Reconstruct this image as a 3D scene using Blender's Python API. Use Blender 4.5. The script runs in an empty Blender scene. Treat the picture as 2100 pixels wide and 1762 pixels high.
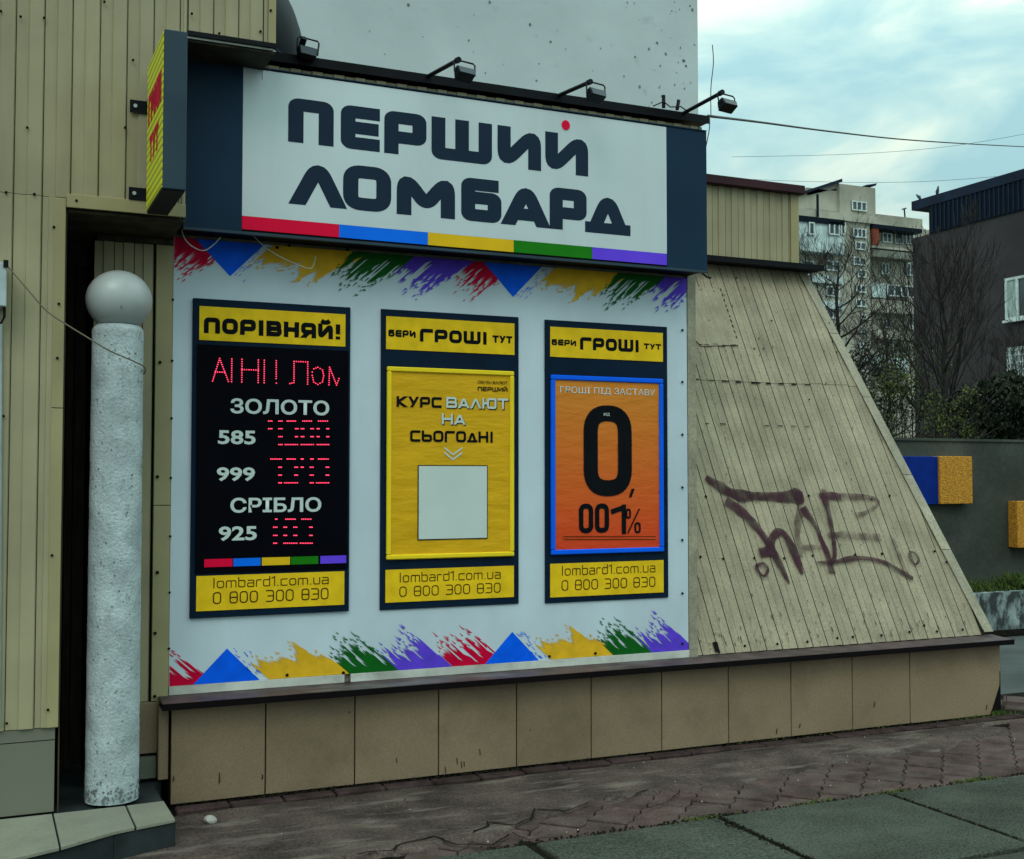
import bpy, bmesh, math, random
from mathutils import Vector, noise, Matrix
random.seed(7)
S = bpy.context.scene
rad = math.radians

# ------------------------------------------------------------------ camera, sky, sun, exposure
FPX = 2430.0; YAW = rad(24.23); PIT = math.atan(97 / FPX); EYE = 1.6      # focal length in units of a 2100 px wide frame
sy_, cy_, sp_, cp_ = math.sin(YAW), math.cos(YAW), math.sin(PIT), math.cos(PIT)
FW = Vector((sy_ * cp_, cy_ * cp_, sp_)); RT = Vector((cy_, -sy_, 0)); UP = Vector((-sy_ * sp_, -cy_ * sp_, cp_))
cd = bpy.data.cameras.new('camera'); cam = bpy.data.objects.new('camera', cd); S.collection.objects.link(cam)
cam.matrix_world = Matrix(((RT.x, UP.x, -FW.x, 0), (RT.y, UP.y, -FW.y, 0), (RT.z, UP.z, -FW.z, EYE), (0, 0, 0, 1)))
cd.sensor_width = 36; cd.lens = 36 * FPX / 2100; cd.clip_end = 2000; cd.clip_start = 0.05
S.camera = cam
W = bpy.data.worlds.new('World'); S.world = W; W.use_nodes = True
nt = W.node_tree; nt.nodes.clear()
def nn(t, typ, **k):
    n = t.nodes.new(typ)
    for a, b in k.items(): setattr(n, a, b)
    return n
SUN_EL, SUN_AZ = rad(48), rad(215)
sky = nn(nt, 'ShaderNodeTexSky', sky_type='NISHITA', sun_disc=False, sun_elevation=SUN_EL, sun_rotation=SUN_AZ)
tc = nn(nt, 'ShaderNodeTexCoord'); mp = nn(nt, 'ShaderNodeMapping'); mp.inputs['Scale'].default_value = (1, 1, 2.6)
nt.links.new(tc.outputs['Generated'], mp.inputs['Vector'])
no = nn(nt, 'ShaderNodeTexNoise'); no.inputs['Scale'].default_value = 5.6; no.inputs['Detail'].default_value = 6; no.inputs['Roughness'].default_value = .52
no.inputs['Distortion'].default_value = .35
nt.links.new(mp.outputs['Vector'], no.inputs['Vector'])
cr = nn(nt, 'ShaderNodeValToRGB'); cr.color_ramp.elements[0].position = .38; cr.color_ramp.elements[1].position = .66
cr.color_ramp.elements[0].color = (3.2, 5.4, 5.7, 1); cr.color_ramp.elements[1].color = (7.8, 8.6, 7.1, 1)
e_ = cr.color_ramp.elements.new(.50); e_.color = (4.5, 6.5, 6.2, 1)
nt.links.new(no.outputs['Fac'], cr.inputs['Fac'])
mx = nn(nt, 'ShaderNodeMix', data_type='RGBA'); mx.inputs['Factor'].default_value = .94
nt.links.new(sky.outputs['Color'], mx.inputs['A']); nt.links.new(cr.outputs['Color'], mx.inputs['B'])
sz = nn(nt, 'ShaderNodeSeparateXYZ'); nt.links.new(tc.outputs['Generated'], sz.inputs[0])
zr = nn(nt, 'ShaderNodeMapRange'); zr.inputs[1].default_value = .12; zr.inputs[2].default_value = 1; zr.inputs[3].default_value = 1; zr.inputs[4].default_value = 2.9
nt.links.new(sz.outputs['Z'], zr.inputs[0])                           # an overcast sky grows lighter towards the zenith
zv = nn(nt, 'ShaderNodeVectorMath', operation='SCALE'); nt.links.new(mx.outputs['Result'], zv.inputs[0]); nt.links.new(zr.outputs[0], zv.inputs['Scale'])
bg = nn(nt, 'ShaderNodeBackground'); bg.inputs['Strength'].default_value = .1
wo = nn(nt, 'ShaderNodeOutputWorld')
nt.links.new(zv.outputs[0], bg.inputs['Color']); nt.links.new(bg.outputs['Background'], wo.inputs['Surface'])
sl = bpy.data.lights.new('sun', 'SUN'); sl.energy = .6; sl.angle = rad(25); sl.color = (1, .93, .82)
so = bpy.data.objects.new('sun', sl); S.collection.objects.link(so)
so.rotation_euler = (rad(90) - SUN_EL, 0, -SUN_AZ + math.pi)
S.view_settings.view_transform = 'Standard'; S.view_settings.look = 'None'; S.view_settings.gamma = 1
S.view_settings.exposure = 0.0; S.view_settings.use_curve_mapping = False

# ------------------------------------------------------------------ measuring helpers: a sight line meets a wall, the ground or the leaning wall
def ray(x, y): return FW + RT * ((x - 1050) / FPX) - UP * ((y - 881) / FPX)
def onY(x, y, Y):
    d = ray(x, y); t = Y / d.y; return Vector((d.x * t, Y, EYE + d.z * t))
def onZ(x, y, z=0):
    d = ray(x, y); t = (z - EYE) / d.z; return Vector((d.x * t, d.y * t, z))
def onX(x, y, X):
    d = ray(x, y); t = X / d.x; return Vector((X, d.y * t, EYE + d.z * t))
def at(x, y, t): d = ray(x, y); return Vector((d.x * t, d.y * t, EYE + d.z * t))
YB = 6.08; ZS = .535; TB = 1.932                                     # bay front wall, sill height, lean of the sloping wall
SLN = Vector((0, -TB, 1)).normalized(); SLU = Vector((0, 1, TB)).normalized()
def slope(x, y):
    d = ray(x, y); t = (YB + (EYE - ZS) / TB) / (d.y - d.z / TB); return Vector((d.x * t, d.y * t, EYE + d.z * t))
def rect(x0, yt, x1, yb, Y):                                          # measured at the left edge
    a = onY(x0, yt, Y); b = onY(x0, yb, Y); c = onY(x1, yb, Y)
    return a.x, c.x, b.z, a.z

# ------------------------------------------------------------------ materials
MATS = {}
def mat(name, col, rough=.6, var=.12, scale=6, bump=0., bscale=40, metal=0, spec=.35, dirt=0., dcol=(.05, .045, .04), dscale=(3, 3, 3),
        dth=(.5, .75), col2=None, alpha=None, emit=None, objvar=0., stretch=(1, 1, 1), fine=0.):
    m = bpy.data.materials.new(name); m.use_nodes = True; t = m.node_tree; b = t.nodes['Principled BSDF']; L = t.links.new
    b.inputs['Roughness'].default_value = rough; b.inputs['Metallic'].default_value = metal
    b.inputs['Specular IOR Level'].default_value = spec
    g = nn(t, 'ShaderNodeNewGeometry'); mpn = nn(t, 'ShaderNodeMapping'); mpn.inputs['Scale'].default_value = stretch
    L(g.outputs['Position'], mpn.inputs['Vector'])
    n1 = nn(t, 'ShaderNodeTexNoise'); n1.inputs['Scale'].default_value = scale; n1.inputs['Detail'].default_value = 5
    L(mpn.outputs['Vector'], n1.inputs['Vector'])
    c2 = col2 or tuple(max(0, c * (1 - var * 2)) for c in col); c1 = tuple(min(1, c * (1 + var)) for c in col) if not col2 else col
    r1 = nn(t, 'ShaderNodeMapRange'); r1.inputs[1].default_value = .32; r1.inputs[2].default_value = .68
    L(n1.outputs['Fac'], r1.inputs[0])
    m1 = nn(t, 'ShaderNodeMix', data_type='RGBA'); m1.inputs['A'].default_value = (*c2, 1); m1.inputs['B'].default_value = (*c1, 1)
    L(r1.outputs[0], m1.inputs['Factor']); out = m1.outputs['Result']
    if fine:
        n3 = nn(t, 'ShaderNodeTexNoise'); n3.inputs['Scale'].default_value = bscale * 1.7; n3.inputs['Detail'].default_value = 3
        L(g.outputs['Position'], n3.inputs['Vector'])
        r3 = nn(t, 'ShaderNodeMapRange'); r3.inputs[1].default_value = .3; r3.inputs[2].default_value = .7
        r3.inputs[3].default_value = 1 - fine; r3.inputs[4].default_value = 1 + fine; L(n3.outputs['Fac'], r3.inputs[0])
        v3 = nn(t, 'ShaderNodeVectorMath', operation='SCALE'); L(out, v3.inputs[0]); L(r3.outputs[0], v3.inputs['Scale']); out = v3.outputs[0]
    if objvar:
        oi = nn(t, 'ShaderNodeObjectInfo'); r4 = nn(t, 'ShaderNodeMapRange'); r4.inputs[3].default_value = 1 - objvar; r4.inputs[4].default_value = 1 + objvar
        L(oi.outputs['Random'], r4.inputs[0]); v4 = nn(t, 'ShaderNodeVectorMath', operation='SCALE'); L(out, v4.inputs[0]); L(r4.outputs[0], v4.inputs['Scale']); out = v4.outputs[0]
    if dirt:
        mp2 = nn(t, 'ShaderNodeMapping'); mp2.inputs['Scale'].default_value = dscale; L(g.outputs['Position'], mp2.inputs['Vector'])
        n2 = nn(t, 'ShaderNodeTexNoise'); n2.inputs['Scale'].default_value = 1; n2.inputs['Detail'].default_value = 7; n2.inputs['Roughness'].default_value = .62
        L(mp2.outputs['Vector'], n2.inputs['Vector'])
        r2 = nn(t, 'ShaderNodeMapRange'); r2.inputs[1].default_value = dth[0]; r2.inputs[2].default_value = dth[1]; r2.inputs[4].default_value = dirt
        L(n2.outputs['Fac'], r2.inputs[0])
        m2 = nn(t, 'ShaderNodeMix', data_type='RGBA'); m2.inputs['B'].default_value = (*dcol, 1)
        L(r2.outputs[0], m2.inputs['Factor']); L(out, m2.inputs['A']); out = m2.outputs['Result']
    L(out, b.inputs['Base Color'])
    if bump:
        nb = nn(t, 'ShaderNodeTexNoise'); nb.inputs['Scale'].default_value = bscale; nb.inputs['Detail'].default_value = 5
        L(mpn.outputs['Vector'], nb.inputs['Vector'])
        bp = nn(t, 'ShaderNodeBump'); bp.inputs['Strength'].default_value = bump; bp.inputs['Distance'].default_value = .01
        L(nb.outputs['Fac'], bp.inputs['Height']); L(bp.outputs['Normal'], b.inputs['Normal'])
    if alpha:
        na = nn(t, 'ShaderNodeTexNoise'); na.inputs['Scale'].default_value = alpha[2]; na.inputs['Detail'].default_value = 6; L(g.outputs['Position'], na.inputs['Vector'])
        ra = nn(t, 'ShaderNodeMapRange'); ra.inputs[1].default_value = .35; ra.inputs[2].default_value = .65; ra.inputs[3].default_value = alpha[0]; ra.inputs[4].default_value = alpha[1]
        L(na.outputs['Fac'], ra.inputs[0]); L(ra.outputs[0], b.inputs['Alpha'])
    if emit:
        b.inputs['Emission Color'].default_value = (*emit[0], 1); b.inputs['Emission Strength'].default_value = emit[1]
    MATS[name] = m
    return m
M = MATS
mat('siding', (.365, .315, .195), rough=.5, var=.07, scale=2.5, dirt=.4, dcol=(.20, .165, .10), dscale=(7, 7, .7), dth=(.48, .78), objvar=.06, bump=.05, bscale=60, spec=.25)
mat('siding_yellow', (.37, .31, .165), rough=.5, var=.06, scale=3, dirt=.25, dcol=(.2, .16, .08), dscale=(6, 6, 1), objvar=.03, spec=.25)
mat('siding_lean', (.345, .288, .200), rough=.65, var=.12, scale=4, dirt=.6, dcol=(.18, .15, .105), dscale=(34, 3, 3), dth=(.47, .76), objvar=.08, bump=.25, bscale=60, fine=.2, spec=.25)
mat('siding_trim', (.35, .31, .23), rough=.6, var=.12, scale=5, dirt=.55, dcol=(.18, .15, .10), dscale=(9, 5, 5), dth=(.48, .72), objvar=.06, fine=.2, spec=.25)
mat('seam_dark', (.012, .010, .008), rough=1, spec=.05); mat('seam_brown', (.13, .10, .06), rough=1, spec=.1)
mat('tile', (.275, .193, .122), rough=.45, var=.08, scale=1.4, dirt=.42, dcol=(.085, .065, .042), dscale=(2.2, 2.2, 2.2), dth=(.52, .74), objvar=.07, fine=.12, bscale=60, spec=.25)
mat('tile_grey', (.17, .17, .13), rough=.6, var=.12, scale=3, dirt=.3, dcol=(.07, .07, .05))
mat('step_tile', (.27, .265, .21), rough=.45, var=.08, scale=3, dirt=.4, dcol=(.13, .115, .09), dscale=(4, 4, 4), objvar=.05, fine=.1, spec=.25)
mat('step_face', (.028, .034, .036), rough=.8, var=.25, scale=6, spec=.15)
mat('sill', (.085, .052, .056), rough=.5, var=.25, scale=9, dirt=.6, dcol=(.18, .18, .18), dscale=(1.1, 6, 6), dth=(.52, .62), fine=.2, spec=.25)
mat('sill_edge', (.006, .004, .005), rough=.8, spec=.08)
mat('wood_white', (.6, .6, .55), rough=.6, var=.15, dirt=.5, dcol=(.2, .2, .18), dscale=(5, 5, 12))
mat('maroon', (.04, .008, .014), rough=.5, var=.2, spec=.2)
mat('black_metal', (.006, .006, .009), rough=.6, var=.2, spec=.12)
mat('brown_dark', (.055, .042, .02), rough=.7, var=.3, scale=4, stretch=(8, 8, 1))
mat('soffit', (.045, .036, .016), rough=.8, var=.4, scale=9)
mat('navy', (.009, .031, .066), rough=.5, var=.08, scale=2, spec=.12)
mat('navy_side', (.030, .055, .08), rough=.5, var=.1, scale=3, spec=.2)
mat('navy_print', (.004, .015, .036), rough=.6, var=.1, spec=.08)
mat('black_board', (.001, .0012, .004), rough=.6, spec=.05)
mat('sign_white', (.63, .705, .735), rough=.4, var=.04, scale=1.5, spec=.25, dirt=.2, dcol=(.42, .46, .46), dscale=(5, 5, .8), dth=(.5, .75))
mat('banner', (.59, .68, .76), rough=.4, var=.06, scale=1.6, bump=1., bscale=2.4, spec=.3, stretch=(1.6, 1, .8), dirt=.12, dcol=(.35, .38, .38), dscale=(4, 4, 2))
mat('white_paint', (.75, .8, .82), rough=.5, var=.03)
mat('sign_ink', (.010, .024, .050), rough=.5, var=.03, spec=.12)
mat('ink', (.004, .005, .008), rough=.7, spec=.08)
mat('ink_brown', (.07, .035, .004), rough=.7, spec=.1)
mat('red', (.85, .0, .045), rough=.5, var=.04, spec=.12); mat('blue', (.0, .17, 1.), rough=.5, var=.04, spec=.12)
mat('yellow', (.86, .50, .01), rough=.5, var=.04, spec=.12); mat('green', (.01, .20, .004), rough=.5, var=.04, spec=.12)
mat('purple', (.15, .06, .85), rough=.5, var=.04, spec=.12)
mat('print_red', (.62, .0, .04), rough=.55, var=.08, scale=14, spec=.1); mat('print_blue', (.0, .12, .95), rough=.55, var=.08, scale=14, spec=.1)
mat('print_yellow', (.80, .44, .02), rough=.55, var=.08, scale=14, spec=.1); mat('print_green', (.004, .11, .01), rough=.55, var=.08, scale=14, spec=.1)
mat('print_purple', (.12, .055, .68), rough=.55, var=.08, scale=14, spec=.1)
mat('panel_yellow', (.90, .56, .012), rough=.6, var=.07, scale=14, spec=.12)
mat('frame_yellow', (.95, .68, .02), rough=.5, var=.04, spec=.12)
mat('poster_yellow', (.74, .40, .006), rough=.55, var=.05, scale=4, bump=.8, bscale=7, stretch=(1, 1, 3.2), spec=.2)
mat('frame_blue', (.0, .13, 1.), rough=.5, var=.04, spec=.12)
mat('pale_blue', (.16, .36, .75), rough=.4)
mat('led', (.3, .01, .02), emit=((1., .05, .13), 1.9), var=0)
mat('lettering_white', (.60, .68, .65), rough=.6, var=.02, spec=.2)
mat('pit', (.17, .185, .18), rough=.9)
mat('pillar_plaster', (.49, .56, .58), rough=.85, var=.14, scale=7, bump=.6, bscale=80, dirt=.45, dcol=(.22, .25, .25), dscale=(26, 26, 16), dth=(.56, .68), fine=.14, spec=.2)
mat('globe', (.46, .485, .485), rough=.3, var=.06, scale=5, spec=.45, dirt=.25, dcol=(.25, .24, .2), dscale=(5, 5, 5))
mat('tall_wall', (.53, .585, .605), rough=.9, var=.05, scale=.9, bump=.4, bscale=5, dirt=.35, dcol=(.32, .36, .38), dscale=(4, 4, 5), dth=(.6, .7), spec=.15)
mat('graffiti', (.055, .016, .028), rough=.6, var=.2, alpha=(.55, 1., 12), spec=.1)
mat('graffiti_faint', (.09, .045, .045), rough=.6, var=.2, alpha=(.15, .7, 16), spec=.1)
mat('screed', (.092, .066, .058), rough=.95, var=.28, scale=3, bump=.9, bscale=45, dirt=.7, dcol=(.20, .165, .14), dscale=(2.2, 9, 5), dth=(.52, .66), fine=.45, spec=.12)
mat('paver', (.098, .062, .057), rough=.95, var=.22, scale=7, bump=.8, bscale=70, dirt=.55, dcol=(.12, .098, .083), dscale=(3, 6, 4), dth=(.46, .68), objvar=.2, fine=.4, spec=.12)
mat('kerb', (.055, .033, .033), rough=.95, var=.25, scale=9, bump=.5, bscale=80, dirt=.5, dcol=(.04, .04, .028), dscale=(4, 4, 4), objvar=.15, fine=.3, spec=.1)
mat('slab', (.063, .069, .056), rough=.95, var=.16, scale=2.2, bump=1., bscale=55, dirt=.4, dcol=(.11, .115, .092), dscale=(2, 3, 3), dth=(.5, .7), objvar=.06, fine=.6, spec=.12)
mat('soil', (.014, .012, .009), rough=1, var=.3, scale=30, bump=1, bscale=60, spec=.1)
mat('asphalt', (.075, .085, .082), rough=.95, var=.15, scale=2, bump=.5, bscale=80, fine=.2)
mat('moss', (.06, .085, .015), rough=1, var=.3, scale=40)
mat('grass', (.075, .12, .02), rough=.8, var=.4, scale=20)
mat('leaf', (.075, .09, .016), rough=.7, var=.5, scale=9, objvar=.1)
mat('leaf_dark', (.022, .032, .014), rough=.6, var=.6, scale=7)
mat('bark', (.028, .022, .02), rough=.95, var=.3, scale=10)
mat('fence', (.062, .068, .058), rough=.95, var=.2, scale=1.5, bump=.6, bscale=14, dirt=.6, dcol=(.025, .03, .022), dscale=(1, 1, 1.4), dth=(.45, .7), fine=.15)
mat('panel_blue', (.001, .022, .22), rough=.6, var=.1, scale=8, spec=.1)
mat('panel_orange', (.62, .27, .025), rough=.8, var=.3, scale=45, bump=.8, bscale=60, stretch=(1, 1, 2.5))
mat('planter_paint', (.30, .36, .36), rough=.9, var=.3, scale=6, dirt=.95, dcol=(.03, .035, .035), dscale=(9, 9, 5), dth=(.42, .56), bump=.7, bscale=30)
mat('house_brown', (.060, .052, .055), rough=.95, var=.1, scale=.5, stretch=(1, 1, 2), spec=.1)
mat('roof_blue', (.008, .018, .045), rough=.6, var=.2, scale=1, spec=.15)
mat('roof_rib', (.003, .009, .018), rough=.7, spec=.1)
mat('flat_wall', (.42, .40, .33), rough=.9, var=.18, scale=.25, dirt=.5, dcol=(.24, .24, .2), dscale=(.5, .5, .25), dth=(.5, .7), spec=.1)
mat('flat_tile', (.52, .62, .62), rough=.6, var=.2, scale=.8)
mat('flat_grey', (.22, .23, .19), rough=.9, var=.2, scale=.5)
mat('flat_brick', (.25, .045, .02), rough=.8, var=.2)
mat('win_frame', (.62, .68, .66), rough=.5)
mat('glass', (.05, .085, .11), rough=.15, spec=.6, var=.5, scale=.3)
mat('curtain', (.36, .45, .42), rough=.8, var=.25, scale=4, stretch=(5, 5, .5))
mat('cable', (.05, .045, .04), rough=.6); mat('cable_white', (.5, .52, .5), rough=.5); mat('cable_tan', (.2, .17, .12), rough=.6)
mat('bird', (.05, .06, .07), rough=.8); mat('lamp_black', (.005, .007, .012), rough=.5, spec=.2); mat('lamp_glass', (.03, .04, .06), rough=.2, spec=.3)
mat('steel', (.45, .5, .5), rough=.35, metal=.6); mat('stone', (.42, .40, .36), rough=.8, bump=.5, bscale=60)
mat('box_white', (.5, .58, .6), rough=.4)
# the yellow projecting face: printed diagonal hatching
def hatch():
    m = mat('hatch_yellow', (.72, .74, .02), rough=.4, var=.04); t = m.node_tree; b = t.nodes['Principled BSDF']
    g = nn(t, 'ShaderNodeNewGeometry'); w = nn(t, 'ShaderNodeTexWave', bands_direction='Z'); w.inputs['Scale'].default_value = 9.5; w.inputs['Distortion'].default_value = .3
    t.links.new(g.outputs['Position'], w.inputs['Vector'])
    r = nn(t, 'ShaderNodeValToRGB'); r.color_ramp.elements[0].color = (.40, .30, .01, 1); r.color_ramp.elements[1].color = (.74, .80, .02, 1)
    r.color_ramp.elements[0].position = .1; r.color_ramp.elements[1].position = .5
    t.links.new(w.outputs['Fac'], r.inputs['Fac']); t.links.new(r.outputs['Color'], b.inputs['Base Color'])
hatch()
def orange():                                                         # the poster's printed blend from amber to vermilion
    m = mat('poster_orange', (.7, .2, .02), rough=.5, bump=.55, bscale=7, stretch=(1, 1, 3.4)); t = m.node_tree; b = t.nodes['Principled BSDF']
    g = nn(t, 'ShaderNodeNewGeometry'); s = nn(t, 'ShaderNodeSeparateXYZ'); t.links.new(g.outputs['Position'], s.inputs[0])
    r = nn(t, 'ShaderNodeMapRange'); r.inputs[1].default_value = 1.18; r.inputs[2].default_value = 2.1; t.links.new(s.outputs['Z'], r.inputs[0])
    k = nn(t, 'ShaderNodeValToRGB'); k.color_ramp.elements[0].color = (.72, .045, .004, 1); k.color_ramp.elements[1].color = (.68, .22, .012, 1)
    t.links.new(r.outputs[0], k.inputs['Fac']); t.links.new(k.outputs['Color'], b.inputs['Base Color'])
orange()

# ------------------------------------------------------------------ object helpers
COL = S.collection; OFF = {}
def tag(o, label=None, cat=None, group=None, kind=None):
    if label: o['label'] = label
    if cat: o['category'] = cat
    if group: o['group'] = group
    if kind: o['kind'] = kind
    return o
def thing(name, loc, label, cat, group=None):
    o = bpy.data.objects.new(name, None); COL.objects.link(o); o.location = loc; o.empty_display_size = .1
    OFF[o.name] = Vector(loc); return tag(o, label, cat, group)
class MB:
    def __init__(s): s.v = []; s.f = []
    def add(s, vs, fs):
        n = len(s.v); s.v += [Vector(v) for v in vs]; s.f += [[i + n for i in f] for f in fs]; return s
    def box(s, x0, x1, y0, y1, z0, z1):
        return s.add([(x0, y0, z0), (x1, y0, z0), (x1, y1, z0), (x0, y1, z0), (x0, y0, z1), (x1, y0, z1), (x1, y1, z1), (x0, y1, z1)],
                     [(0, 3, 2, 1), (4, 5, 6, 7), (0, 1, 5, 4), (1, 2, 6, 5), (2, 3, 7, 6), (3, 0, 4, 7)])
    def prism(s, pts, d):                                             # a 3-D outline pushed along d
        d = Vector(d); n = len(pts); a = [Vector(p) for p in pts]
        return s.add(a + [p + d for p in a], [tuple(range(n)), tuple(range(2 * n - 1, n - 1, -1))] + [(i, (i + 1) % n + 0, (i + 1) % n + n, i + n) for i in range(n)])
    def tube(s, pts, r, n=6, cap=True):
        pts = [Vector(p) for p in pts]; rs = r if isinstance(r, (list, tuple)) else [r] * len(pts); base = len(s.v)
        for i, p in enumerate(pts):
            d = (pts[min(i + 1, len(pts) - 1)] - pts[max(i - 1, 0)]).normalized()
            a = d.orthogonal().normalized() if abs(d.z) > .95 else d.cross(Vector((0, 0, 1))).normalized(); b = d.cross(a)
            for k in range(n): s.v.append(p + (a * math.cos(2 * math.pi * k / n) + b * math.sin(2 * math.pi * k / n)) * rs[i])
        for i in range(len(pts) - 1):
            for k in range(n): s.f.append([base + i * n + k, base + i * n + (k + 1) % n, base + (i + 1) * n + (k + 1) % n, base + (i + 1) * n + k])
        if cap: s.f.append([base + k for k in range(n)][::-1]); s.f.append([base + (len(pts) - 1) * n + k for k in range(n)])
        return s
    def lathe(s, c, prof, n=32):                                      # profile of (radius, height)
        c = Vector(c); base = len(s.v)
        for r, h in prof:
            for k in range(n): s.v.append(c + Vector((r * math.cos(2 * math.pi * k / n), r * math.sin(2 * math.pi * k / n), h)))
        for i in range(len(prof) - 1):
            for k in range(n): s.f.append([base + i * n + k, base + i * n + (k + 1) % n, base + (i + 1) * n + (k + 1) % n, base + (i + 1) * n + k])
        s.f.append([base + k for k in range(n)][::-1]); s.f.append([base + (len(prof) - 1) * n + k for k in range(n)])
        return s
    def disc(s, c, r, nrm, h=.004, n=8):
        nrm = Vector(nrm).normalized(); return s.tube([Vector(c), Vector(c) + nrm * h], r, n)
    def build(s, name, m, parent=None, smooth=False, bevel=0, fix=True, **k):
        off = OFF[parent.name] if parent else Vector((0, 0, 0))
        me = bpy.data.meshes.new(name); me.from_pydata([v - off for v in s.v], [], s.f)
        if fix or bevel:
            b = bmesh.new(); b.from_mesh(me)
            if fix: bmesh.ops.recalc_face_normals(b, faces=b.faces)
            if bevel: bmesh.ops.bevel(b, geom=b.edges[:], offset=bevel, segments=1, affect='EDGES')
            b.to_mesh(me); b.free()
        me.materials.append(M[m] if isinstance(m, str) else m)
        if smooth:
            for p in me.polygons: p.use_smooth = True
        o = bpy.data.objects.new(name, me); COL.objects.link(o)
        if parent: o.parent = parent
        OFF[o.name] = off
        if not parent: OFF[o.name] = Vector((0, 0, 0))
        return tag(o, **k)
def put(o, dx):                                                       # a copy of a part, moved
    c = o.copy(); COL.objects.link(c); c.parent = o.parent; c.location = o.location + Vector(dx); OFF[c.name] = OFF[o.name]; return c
def flat(pts, name, m, parent, **k): return MB().add(pts, [tuple(range(len(pts)))]).build(name, m, parent, fix=False, **k)
def sheet(x0, x1, z0, z1, Y, name, m, parent, th=.003, **k): return MB().box(x0, x1, Y, Y + th, z0, z1).build(name, m, parent, **k)
def clip_mesh(o, co, no):
    b = bmesh.new(); b.from_mesh(o.data); off = OFF[o.name]
    bmesh.ops.bisect_plane(b, geom=b.verts[:] + b.edges[:] + b.faces[:], plane_co=Vector(co) - off, plane_no=no, clear_outer=True)
    b.to_mesh(o.data); b.free()

# ------------------------------------------------------------------ lettering drawn from strokes
def glyph(ch, w, t):
    L, R, B, T, C, Q = t / 2, w - t / 2, t / 2, 1 - t / 2, w / 2, .40
    H = .5; X = .72 - t / 2; e = .12
    g = {
     'П': [[(L, 0), (L, T), (R, T), (R, 0)]], 'Е': [[(w, T), (L, T), (L, B), (w, B)], [(L, H), (w * .97, H)]],
     'Р': [[(L, 0), (L, T), (R, T), (R, Q), (L, Q)]], 'Ш': [[(L, 1), (L, B), (R, B), (R, 1)], [(C, 1), (C, B)]],
     'И': [[(L, 1), (L, B * .6), (R, 1 - B * .6), (R, 0)]], 'Л': [[(L * .8 - e * .5, -e), (C, T + .03), (w - L * .8 + e * .5, -e)]],
     'О': [[(L, B), (R, B), (R, T), (L, T), 'c']], 'М': [[(L, 0), (L, T + .03), (C, B + .12), (R, T + .03), (R, 0)]],
     'Б': [[(w * .93, T), (L, T), (L, B), (R, B), (R, .55), (L, .55)]],
     'А': [[(L * .8 - e * .5, -e), (C, T + .03), (w - L * .8 + e * .5, -e)], [(w * .25, .27), (w * .75, .27)]],
     'Д': [[(w * .10, -e), (C, T + .03), (w * .90, -e)], [(-.02, t * .42), (w + .02, t * .42)]],
     'Г': [[(L, 0), (L, T), (w, T)]], 'Т': [[(0, T), (w, T)], [(C, 0), (C, T)]], 'І': [[(C, 0), (C, 1)]],
     'У': [[(L * .8 - .05, 1 + e), (C, .38)], [(w - L * .6 + .05, 1 + e), (w * .25, -e)]],
     'К': [[(L, 0), (L, 1)], [(w + .02, 1.08), (L + .05, .5), (w + .02, -.08)]], 'С': [[(w, T), (L, T), (L, B), (w, B)]],
     'Ь': [[(L, 1), (L, B), (R, B), (R, .55), (L, .55)]], 'Н': [[(L, 0), (L, 1)], [(R, 0), (R, 1)], [(L, H), (R, H)]],
     'В': [[(L, 0), (L, 1)], [(L, T), (R - .04, T), (R - .04, H), (L, H)], [(L, H), (R, H), (R, B), (L, B)]], 'Я': [[(R, 0), (R, T), (L, T), (L, Q), (R, Q)], [(C, Q), (.02, -e)]],
     '!': [[(C, .34), (C, 1)], [(C, 0), (C, .2)]], 'Ю': [[(L, 0), (L, 1)], [(L, H), (w * .4, H)], [(w * .4, B), (R, B), (R, T), (w * .4, T), 'c']],
     'З': [[(0, T), (R, T), (R, B), (0, B)], [(w * .3, H), (R, H)]], '0': [[(L, B), (R, B), (R, T), (L, T), 'c']],
     '8': [[(L, B), (R, B), (R, T), (L, T), 'c'], [(L, H), (R, H)]], '3': [[(0, T), (R, T), (R, B), (0, B)], [(w * .2, H), (R, H)]],
     '1': [[(R, 0), (R, 1)], [(R, .96 - t * .35), (-.05, .80 - t * .3)]], '.': [[(C, 0), (C, t * 1.2)]], ',': [[(C, t), (C - t * .3, -t * .5)]],
     'l': [[(C, 0), (C, 1)]], 'o': [[(L, B), (R, B), (R, X), (L, X), 'c']], 'm': [[(L, 0), (L, X), (R, X), (R, 0)], [(C, X), (C, 0)]],
     'b': [[(L, 1), (L, B), (R, B), (R, X), (L, X)]], 'd': [[(R, 1), (R, B), (L, B), (L, X), (R, X)]],
     'a': [[(L, X), (R, X), (R, 0)], [(R, .40), (L, .40), (L, B), (R, B)]], 'r': [[(L, 0), (L, X), (w, X)]],
     'c': [[(w, X), (L, X), (L, B), (w, B)]], 'u': [[(L, .72), (L, B), (R, B), (R, .72)]],
     'П1': [[(-.08, B), (L, B), (L, T), (R, T), (R, 0)]], '%': [[(w * .85, 1), (w * .15, 0)]],
    }
    if ch == 'Й': return g['И'] + [[(w * .22, 1.20), (w * .38, 1.08), (w * .62, 1.08), (w * .78, 1.20)]]
    return g.get(ch, [])
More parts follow.
